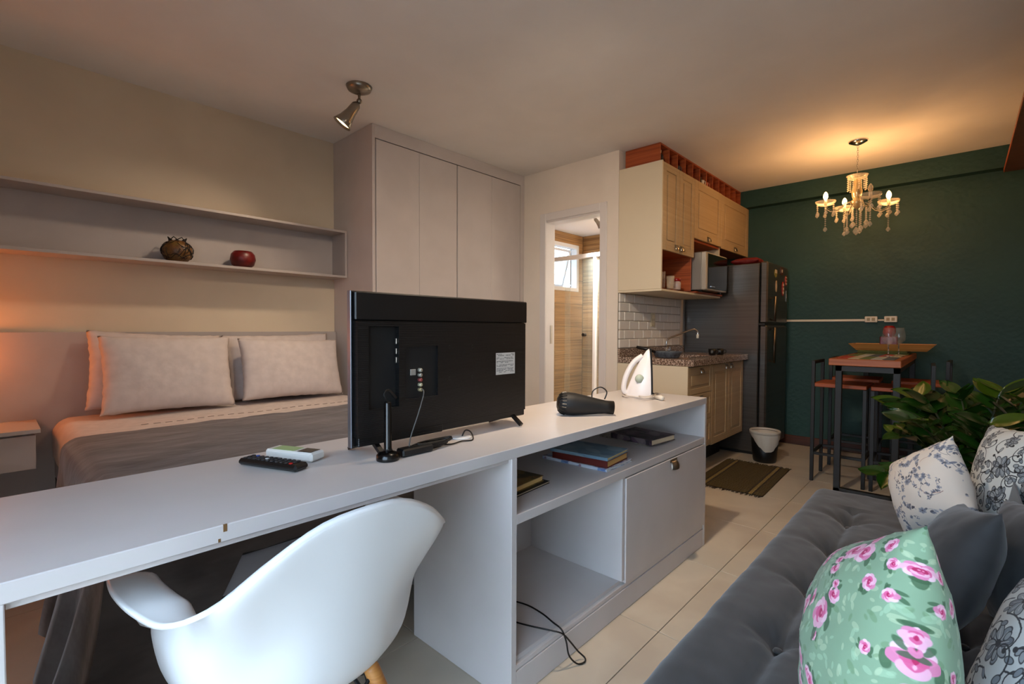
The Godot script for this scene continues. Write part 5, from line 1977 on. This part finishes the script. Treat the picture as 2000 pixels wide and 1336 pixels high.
func tumbler(label: String, p: Vector3, r: float, h: float, m: Material) -> void:
	var t := thing("drinking_glass", label, "glass", p, 0.0, "glasses in the kitchen niche")
	var b := at(t)
	b.smooth()
	b.lathe([Vector2(0, 0), Vector2(r * 0.82, 0), Vector2(r, h), Vector2(r * 0.93, h), Vector2(r * 0.78, 0.006), Vector2(0, 0.006)], 20, p)
	obj("body", b, m, t)

func in_kitchen() -> void:
	var b: MB
	var t: Node3D
	# glasses in the open niche
	var gl := glass(0.92, 0.90, 0.88, 0.10)
	tumbler("tall clear glass at the cream side panel of the niche", Vector3(-1.63, 1.3865, -3.325), 0.03, 0.115, gl)
	tumbler("tall clear glass second from the niche's cream side", Vector3(-1.64, 1.3865, -3.395), 0.03, 0.12, gl)
	tumbler("clear glass behind the front row in the niche", Vector3(-1.75, 1.3865, -3.43), 0.032, 0.11, gl)
	tumbler("faceted pale glass jar in the middle of the niche", Vector3(-1.62, 1.3865, -3.50), 0.032, 0.095, glass(0.93, 0.88, 0.78, 0.2))
	t = thing("storage_jar", "small glass jar with red lid in the kitchen niche", "jar", Vector3(-1.615, 1.3865, -3.60))
	b = at(t)
	b.smooth()
	b.lathe([Vector2(0, 0), Vector2(0.03, 0), Vector2(0.032, 0.05), Vector2(0.026, 0.062), Vector2(0, 0.062)], 20, t.position)
	obj("body", b, glass(0.85, 0.8, 0.78, 0.5), t)
	b = at(t)
	b.smooth()
	b.lathe([Vector2(0, 0.062), Vector2(0.029, 0.062), Vector2(0.03, 0.085), Vector2(0, 0.088)], 20, t.position)
	obj("lid", b, M.red, t)
	# microwave
	t = thing("microwave", "silver microwave oven with dark glass door under the wall cabinet", "microwave", Vector3(-1.70, 1.386, -4.10))
	b = at(t)
	b.span(Vector3(XK + 0.02, 1.40, -4.34), Vector3(-1.535, 1.70, -3.875), 0.004)
	obj("case", b, mat(0.66, 0.65, 0.62, 0.35, 0.5), t)
	b = at(t)
	b.span(Vector3(-1.534, 1.40, -4.34), Vector3(-1.50, 1.70, -3.875), 0.004)
	obj("front_frame", b, mat(0.80, 0.78, 0.73, 0.3, 0.3), t)
	b = at(t)
	b.span(Vector3(-1.499, 1.41, -4.335), Vector3(-1.494, 1.69, -3.915), 0.002)
	obj("glass_door", b, mat(0.02, 0.022, 0.025, 0.1), t)
	b = at(t)
	b.span(Vector3(-1.493, 1.425, -4.05), Vector3(-1.489, 1.432, -3.97))
	obj("emblem", b, M.chrome, t)
	for q in [[-1.88, -3.90], [-1.88, -4.31], [-1.55, -3.90], [-1.55, -4.31]]:
		b = at(t)
		b.span(Vector3(q[0] - 0.012, 1.3855, q[1] - 0.012), Vector3(q[0] + 0.012, 1.40, q[1] + 0.012))
		obj("foot", b, M.black_plastic, t)
	# red bag on top of the fridge
	t = thing("red_packet", "crumpled red packet lying on top of the fridge", "packet", Vector3(-1.42, 1.646, -4.62))
	var o := mesh_obj("pouch", pillow_mesh(0.24, 0.16, 0.07, 91, 0.012, 0.04, 0.4), mat(0.42, 0.06, 0.06, 0.5), t, Transform3D(Basis(Vector3.RIGHT, PI / 2), Vector3(0, 0.042, 0)))
	o.set_meta("label", "crumpled red foil")
	# tap
	t = thing("kitchen_tap", "chrome kitchen tap with angled spout over the sink", "tap", Vector3(-1.83, 0.8697, -3.90))
	var p := t.position
	b = at(t)
	b.smooth()
	b.lathe([Vector2(0, 0), Vector2(0.022, 0), Vector2(0.022, 0.01), Vector2(0.014, 0.014), Vector2(0.014, 0.05), Vector2(0.01, 0.058), Vector2(0, 0.058)], 18, p)
	obj("body", b, M.chrome, t)
	b = at(t)
	b.smooth()
	b.tube(smooth_path([p + Vector3(0, 0.055, 0), p + Vector3(0, 0.11, 0), p + Vector3(0.02, 0.14, -0.03), p + Vector3(0.14, 0.205, -0.16), p + Vector3(0.165, 0.208, -0.19), p + Vector3(0.18, 0.19, -0.205), p + Vector3(0.18, 0.165, -0.205)], 4), 0.0075, 10)
	obj("spout", b, M.chrome, t)
	b = at(t)
	b.smooth()
	b.tube([p + Vector3(0.18, 0.168, -0.205), p + Vector3(0.18, 0.135, -0.205)], [0.011, 0.010], 12)
	obj("nozzle", b, mat(0.88, 0.86, 0.8, 0.3), t)
	b = at(t)
	for a in 3: b.bar(p + Vector3(0.03, 0.04, 0), p + Vector3(0.03, 0.04, 0) + Vector3(0, cos(a * TAU / 3), sin(a * TAU / 3)) * 0.024, 0.009, 0.009)
	b.bar(p + Vector3(0.012, 0.04, 0), p + Vector3(0.036, 0.04, 0), 0.012, 0.012)
	obj("tap_handle", b, M.chrome, t)
	# pan on the worktop
	t = thing("frying_pan", "speckled grey pan with black handle resting on the worktop", "pan", Vector3(-1.60, 0.8725, -3.42))
	p = t.position
	b = at(t)
	b.smooth()
	b.lathe([Vector2(0, 0), Vector2(0.085, 0), Vector2(0.105, 0.04), Vector2(0.108, 0.044), Vector2(0.102, 0.043), Vector2(0.08, 0.006), Vector2(0, 0.005)], 32, p)
	obj("bowl", b, cover_mat(12, Color(0.34, 0.38, 0.42), [Color(0.42, 0.46, 0.50), Color(0.20, 0.22, 0.25)], 16.0), t)
	b = at(t)
	b.smooth()
	b.tube([p + Vector3(-0.05, 0.04, 0.085), p + Vector3(-0.09, 0.058, 0.12), p + Vector3(-0.17, 0.075, 0.15)], [0.010, 0.012, 0.011], 10)
	obj("handle", b, M.black_plastic, t)
	for k in 2:
		t = thing("coffee_cup", ["small black cup on the worktop beside the sink", "small black cup on the worktop by the fridge"][k], "cup", Vector3(-1.50 + 0.02 * k, 0.8697, -4.04 - 0.12 * k), 0.0, "black cups on the worktop")
		b = at(t)
		b.smooth()
		b.lathe([Vector2(0, 0), Vector2(0.026, 0), Vector2(0.034, 0.05), Vector2(0.031, 0.05), Vector2(0.023, 0.005), Vector2(0, 0.005)], 20, t.position)
		obj("body", b, M.black_plastic, t)
		b = at(t)
		b.smooth()
		b.tube(smooth_path([t.position + Vector3(0.03, 0.04, 0), t.position + Vector3(0.048, 0.038, 0), t.position + Vector3(0.046, 0.018, 0), t.position + Vector3(0.027, 0.012, 0)], 4), 0.0035, 6)
		obj("handle", b, M.black_plastic, t)
	# bits in the wine rack cells
	var zc := func(k: int) -> float: return lerpf(-3.321, -5.046, (k + 0.5) / 12.0)
	var ry := 2.2925
	var defs := [[0, 0.035, 0.10, Color(0.05, 0.05, 0.06), Color(0.78, 0.78, 0.76), "dark bottle with silver cap in the rack cell nearest the bedroom"],
		[5, 0.032, 0.105, Color(0.04, 0.06, 0.05), Color(0.05, 0.05, 0.05), "dark green bottle in the rack above the microwave"],
		[10, 0.018, 0.085, Color(0.75, 0.58, 0.35), Color(0.6, 0.45, 0.25), "slim tan bottle in the rack near the green wall"],
		[11, 0.016, 0.09, Color(0.78, 0.64, 0.45), Color(0.8, 0.7, 0.5), "slim pale bottle in the last rack cell by the green wall"]]
	for d in defs:
		var q := Vector3(-1.66, ry, zc.call(d[0]) + (0.02 if d[0] > 6 else 0.03))
		t = thing("bottle", d[5], "bottle", q, 0.0, "bottles in the wine rack")
		b = at(t)
		b.smooth()
		b.lathe([Vector2(0, 0), Vector2(d[1], 0), Vector2(d[1], d[2] * 0.6), Vector2(d[1] * 0.45, d[2] * 0.8), Vector2(d[1] * 0.45, d[2] * 0.85), Vector2(0, d[2] * 0.85)], 18, q)
		obj("body", b, mat(d[3].r, d[3].g, d[3].b, 0.2), t)
		b = at(t)
		b.smooth()
		b.lathe([Vector2(0, d[2] * 0.85), Vector2(d[1] * 0.6, d[2] * 0.85), Vector2(d[1] * 0.6, d[2]), Vector2(0, d[2])], 14, q)
		obj("cap", b, mat(d[4].r, d[4].g, d[4].b, 0.35), t)
	for k in 3:
		var q := Vector3(-1.655, ry, zc.call([2, 5, 6][k]) + [0.02, -0.035, 0.02][k])
		var mc: Material = [mat(0.30, 0.30, 0.32, 0.3), mat(0.85, 0.83, 0.80, 0.3), mat(0.75, 0.45, 0.38, 0.35)][k]
		t = thing("mug", ["grey mug standing in the rack above the double doors", "white mug beside the dark green bottle in the rack", "pinkish mug in the rack above the microwave"][k], "mug", q, 0.0, "mugs in the wine rack")
		b = at(t)
		b.smooth()
		b.lathe([Vector2(0, 0), Vector2(0.022, 0), Vector2(0.026, 0.055), Vector2(0.023, 0.055), Vector2(0.02, 0.005), Vector2(0, 0.005)], 20, q)
		obj("body", b, mc, t)
		b = at(t)
		b.smooth()
		b.tube(smooth_path([q + Vector3(0.022, 0.045, 0), q + Vector3(0.034, 0.042, -0.004), q + Vector3(0.034, 0.018, -0.004), q + Vector3(0.022, 0.012, 0)], 4), 0.0032, 6)
		obj("handle", b, mc, t)
	# fridge magnets
	var mg := [["white and olive mushroom-shaped fridge magnet", -4.65, 1.57, 0.07, 0.07, Color(0.55, 0.52, 0.25)], ["brown square fridge magnet at the top", -4.84, 1.605, 0.09, 0.07, Color(0.32, 0.14, 0.10)],
		["red and white striped fridge magnet near the door edge", -4.985, 1.53, 0.05, 0.09, Color(0.66, 0.20, 0.16)], ["oval red fridge magnet with white rim", -4.89, 1.45, 0.06, 0.13, Color(0.62, 0.10, 0.08)],
		["pale narrow fridge magnet shaped like a clip", -4.675, 1.46, 0.04, 0.10, Color(0.72, 0.62, 0.50)], ["small blue-grey fridge magnet strip", -5.0, 1.39, 0.022, 0.10, Color(0.45, 0.52, 0.58)]]
	for k in mg.size():
		var q: Array = mg[k]
		t = thing("fridge_magnet", q[0], "magnet", Vector3(-1.1955, q[2], q[1]), 0.0, "magnets on the freezer door")
		b = MB.new()
		var poly := PackedVector2Array()
		for j in 18:
			var a := TAU * j / 18
			var e := 0.35 if k in [1, 5] else 1.0
			poly.append(Vector2(signf(cos(a)) * pow(absf(cos(a)), e) * q[3] * 0.5, signf(sin(a)) * pow(absf(sin(a)), e) * q[4] * 0.5))
		b.prism(poly, 0.004, Transform3D(Basis(Vector3.UP, PI / 2), Vector3(0.0025, 0, 0)))
		obj("plaque", b, mat(q[5].r, q[5].g, q[5].b, 0.4), t)
		b = MB.new()
		if k == 0: b.box(Vector3(0.006, 0.015, 0), Vector3(0.003, 0.03, 0.055), 0.001)
		elif k == 2:
			for j in 3: b.box(Vector3(0.006, -0.028 + 0.028 * j, 0), Vector3(0.003, 0.01, 0.04), 0.001)
		elif k == 3:
			for j in 3: b.lathe([Vector2(0.008, 0.0), Vector2(0.012, 0.003), Vector2(0.014, 0.0)], 14, Vector3(0.005, -0.036 + 0.036 * j, 0), Basis(Vector3.BACK, -PI / 2))
		else: b.box(Vector3(0.006, 0, 0), Vector3(0.002, q[4] * 0.4, q[3] * 0.3), 0.0008)
		obj("motif", b, mat(0.80, 0.74, 0.66, 0.4), t)

func on_table() -> void:
	var ty := 0.8932
	var b: MB
	var t: Node3D
	# placemats
	for k in 2:
		var z: float = [-3.99, -4.43][k]
		t = thing("placemat", ["striped red and pale placemat at the free end of the table", "striped green placemat in the middle of the table"][k], "placemat", Vector3(-0.45, ty, z), 0.0, "placemats on the high table")
		var cols := [Color(0.62, 0.20, 0.12), Color(0.70, 0.66, 0.55), Color(0.36, 0.42, 0.22), Color(0.66, 0.68, 0.66), Color(0.30, 0.34, 0.36)]
		for j in 5:
			b = at(t)
			var x0 := -0.45 - 0.15 + 0.06 * j
			b.span(Vector3(x0, ty, z - 0.19), Vector3(x0 + 0.06, ty + 0.003, z + 0.19), 0.0008)
			var cc: Color = cols[(j + k * 2) % 5]
			obj("stripe", b, mat(cc.r, cc.g, cc.b, 0.85), t)
	# folded runner under the tray
	t = thing("folded_cloth", "folded green cloth under the wooden tray", "cloth", Vector3(-0.44, ty, -4.86))
	b = at(t)
	for j in 3: b.span(Vector3(-0.60, ty + 0.009 * j, -5.0), Vector3(-0.285 - 0.006 * j, ty + 0.009 * j + 0.008, -4.66 + 0.004 * j), 0.003)
	obj("layers", b, mat(0.34, 0.38, 0.20, 0.9), t)
	# boat-shaped wooden tray
	var c := Vector3(-0.40, ty + 0.0275, -4.82)
	t = thing("serving_tray", "long pale wooden tray with flared ends on the table", "tray", c)
	b = at(t)
	var lo := [0.215, 0.10]
	var hi := [0.265, 0.135]
	var pl := func(h: float, w: float, y: float) -> Array: return [c + Vector3(-h, y, -w), c + Vector3(h, y, -w), c + Vector3(h, y, w), c + Vector3(-h, y, w)]
	var A: Array = pl.call(lo[0], lo[1], 0.0)
	var B: Array = pl.call(hi[0], hi[1], 0.052)
	var C: Array = pl.call(hi[0] - 0.014, hi[1] - 0.014, 0.052)
	var D: Array = pl.call(lo[0] - 0.006, lo[1] - 0.006, 0.010)
	for k in 4:
		var n := (k + 1) % 4
		var outw: Vector3 = (A[k] + A[n]) * 0.5 - c
		b.quad_out(A[k], A[n], B[n], B[k], outw)
		b.quad_out(B[k], B[n], C[n], C[k], Vector3.UP)
		b.quad_out(C[k], C[n], D[n], D[k], -outw)
	b.quad_out(A[0], A[1], A[2], A[3], Vector3.DOWN)
	b.quad_out(D[0], D[1], D[2], D[3], Vector3.UP)
	obj("body", b, M.wood_tray, t)
	# candle holder
	t = thing("candle_holder", "square dark red candle holder standing in the tray", "candle holder", Vector3(-0.415, ty + 0.0385, -4.80))
	b = at(t)
	b.box(t.position + Vector3(0, 0.05, 0), Vector3(0.11, 0.098, 0.09), 0.006)
	obj("body", b, mat(0.40, 0.02, 0.03, 0.3), t)
	b = at(t)
	b.smooth()
	b.lathe([Vector2(0, 0.099), Vector2(0.03, 0.099), Vector2(0.042, 0.13), Vector2(0.04, 0.165), Vector2(0.028, 0.182), Vector2(0, 0.186)], 22, t.position)
	obj("red_globe", b, mat(0.55, 0.03, 0.05, 0.15), t)
	# wine glasses
	for k in 2:
		var p: Vector3 = [Vector3(-0.372, ty + 0.0035, -4.27), Vector3(-0.325, ty + 0.0035, -4.40)][k]
		t = thing("wine_glass", ["clear wine glass farther from the wooden tray", "clear wine glass closer to the wooden tray"][k], "wine glass", p, 0.0, "wine glasses on the table")
		b = at(t)
		b.smooth()
		b.lathe([Vector2(0, 0), Vector2(0.034, 0), Vector2(0.034, 0.0015), Vector2(0.006, 0.005), Vector2(0.0035, 0.02), Vector2(0.0035, 0.075), Vector2(0.008, 0.085)], 24, p)
		obj("stem", b, M.crystal, t)
		b = at(t)
		b.smooth()
		b.lathe([Vector2(0.004, 0.083), Vector2(0.02, 0.092), Vector2(0.036, 0.115), Vector2(0.040, 0.14), Vector2(0.036, 0.17), Vector2(0.029, 0.20)], 28, p)
		obj("bowl", b, glass(0.93, 0.95, 0.94, 0.05), t)

func plant() -> void:
	var rng := RandomNumberGenerator.new()
	rng.seed = 77
	var c := Vector3(0.06, 0, -3.02)
	var t := thing("potted_plant", "leafy dark green potted plant with glossy leaves beyond the sofa", "plant", c)
	var b := at(t)
	b.smooth()
	b.lathe([Vector2(0, 0.002), Vector2(0.10, 0.002), Vector2(0.14, 0.25), Vector2(0.147, 0.26), Vector2(0.135, 0.262), Vector2(0.125, 0.23), Vector2(0, 0.23)], 30, c)
	obj("pot", b, mat(0.32, 0.31, 0.30, 0.6), t)
	b = at(t)
	b.smooth()
	b.lathe([Vector2(0.124, 0.231), Vector2(0.06, 0.238), Vector2(0, 0.24)], 20, c)
	obj("soil", b, mat(0.10, 0.07, 0.05, 0.95), t)
	var leaf_mats := []
	for q in [Color(0.075, 0.18, 0.04), Color(0.095, 0.225, 0.05), Color(0.12, 0.25, 0.07), Color(0.24, 0.33, 0.07)]:
		var m := StandardMaterial3D.new()
		m.albedo_color = q
		m.roughness = 0.22
		m.backlight_enabled = true
		m.backlight = Color(q.r * 0.5, q.g * 0.5, q.b * 0.3)
		leaf_mats.append(m)
	var leaf_meshes := []
	for k in 3:
		b = MB.new()
		b.smooth()
		var curl: float = [0.10, 0.18, 0.03][k]
		b.grid(4, 8, func(u: float, v: float) -> Vector3:
			var w := 0.215 * pow(sin(PI * pow(v, 0.8)), 0.85) + 0.002
			var s := u * 2.0 - 1.0
			return Vector3(s * w, -curl * v * v + 0.055 * absf(s), v), true)
		leaf_meshes.append(b.mesh())
	# stems as [tip from the pot, arch height, leaf pairs, leaf length]
	var stems := [
		[Vector3(-0.31, 0.17, 0.16), 0.14, 6, 0.115], [Vector3(-0.27, 0.34, 0.02), 0.10, 6, 0.12], [Vector3(-0.20, 0.52, -0.10), 0.08, 6, 0.12],
		[Vector3(-0.06, 0.56, 0.03), 0.06, 6, 0.115], [Vector3(0.08, 0.57, -0.10), 0.06, 6, 0.12], [Vector3(0.17, 0.48, 0.06), 0.07, 7, 0.115],
		[Vector3(-0.22, 0.44, 0.20), 0.08, 7, 0.115], [Vector3(0.03, 0.47, 0.26), 0.08, 7, 0.11], [Vector3(0.14, 0.55, 0.16), 0.06, 6, 0.10],
		[Vector3(-0.12, 0.50, -0.30), 0.07, 7, 0.12], [Vector3(-0.26, 0.46, -0.22), 0.10, 6, 0.12], [Vector3(0.17, 0.52, -0.26), 0.05, 6, 0.12]]
	for s in stems:
		var tip: Vector3 = s[0]
		var p0 := c + Vector3(tip.x * 0.12, 0.23, tip.z * 0.12)
		var p1 := p0 + Vector3(tip.x * 0.30, tip.y * 0.75 + s[1], tip.z * 0.30)
		var p2 := c + Vector3(tip.x, 0.23 + tip.y, tip.z)
		var pts: Array = []
		for j in 11: pts.append(p0.bezier_interpolate(p0.lerp(p1, 0.66), p2.lerp(p1, 0.5), p2, j / 10.0))
		b = at(t)
		b.smooth()
		var rr: Array = []
		for j in 11: rr.append(lerpf(0.007, 0.0025, j / 10.0))
		b.tube(pts, rr, 8)
		obj("stem", b, mat(0.20, 0.22, 0.09, 0.5), t)
		for j in s[2]:
			var v := lerpf(0.28, 0.97, float(j) / (s[2] - 1))
			var q := p0.bezier_interpolate(p0.lerp(p1, 0.66), p2.lerp(p1, 0.5), p2, v)
			var d := (p0.bezier_interpolate(p0.lerp(p1, 0.66), p2.lerp(p1, 0.5), p2, minf(v + 0.02, 1.0)) - p0.bezier_interpolate(p0.lerp(p1, 0.66), p2.lerp(p1, 0.5), p2, v - 0.02)).normalized()
			var side := d.cross(Vector3.UP).normalized()
			for sg in [-1.0, 1.0]:
				var dir: Vector3 = (side * sg * 0.9 + d * 0.55 + Vector3(0, rng.randf_range(-0.05, 0.3), 0)).normalized()
				var up: Vector3 = (Vector3.UP * 0.75 + Vector3(0.0, 0, 0.65) + side * sg * -0.2 + Vector3(rng.randf_range(-0.3, 0.3), 0, rng.randf_range(-0.3, 0.3))).normalized()
				var right: Vector3 = up.cross(dir).normalized()
				up = dir.cross(right)
				var L: float = s[3] * 1.5 * rng.randf_range(0.8, 1.1) * (1.0 - 0.3 * absf(v - 0.6))
				var mk := rng.randi() % 3
				if j >= s[2] - 2 and rng.randf() < 0.16: mk = 3
				mesh_obj("leaf", leaf_meshes[rng.randi() % 3], leaf_mats[mk], t, Transform3D(Basis(right * L, up * L, dir * L), q - c))
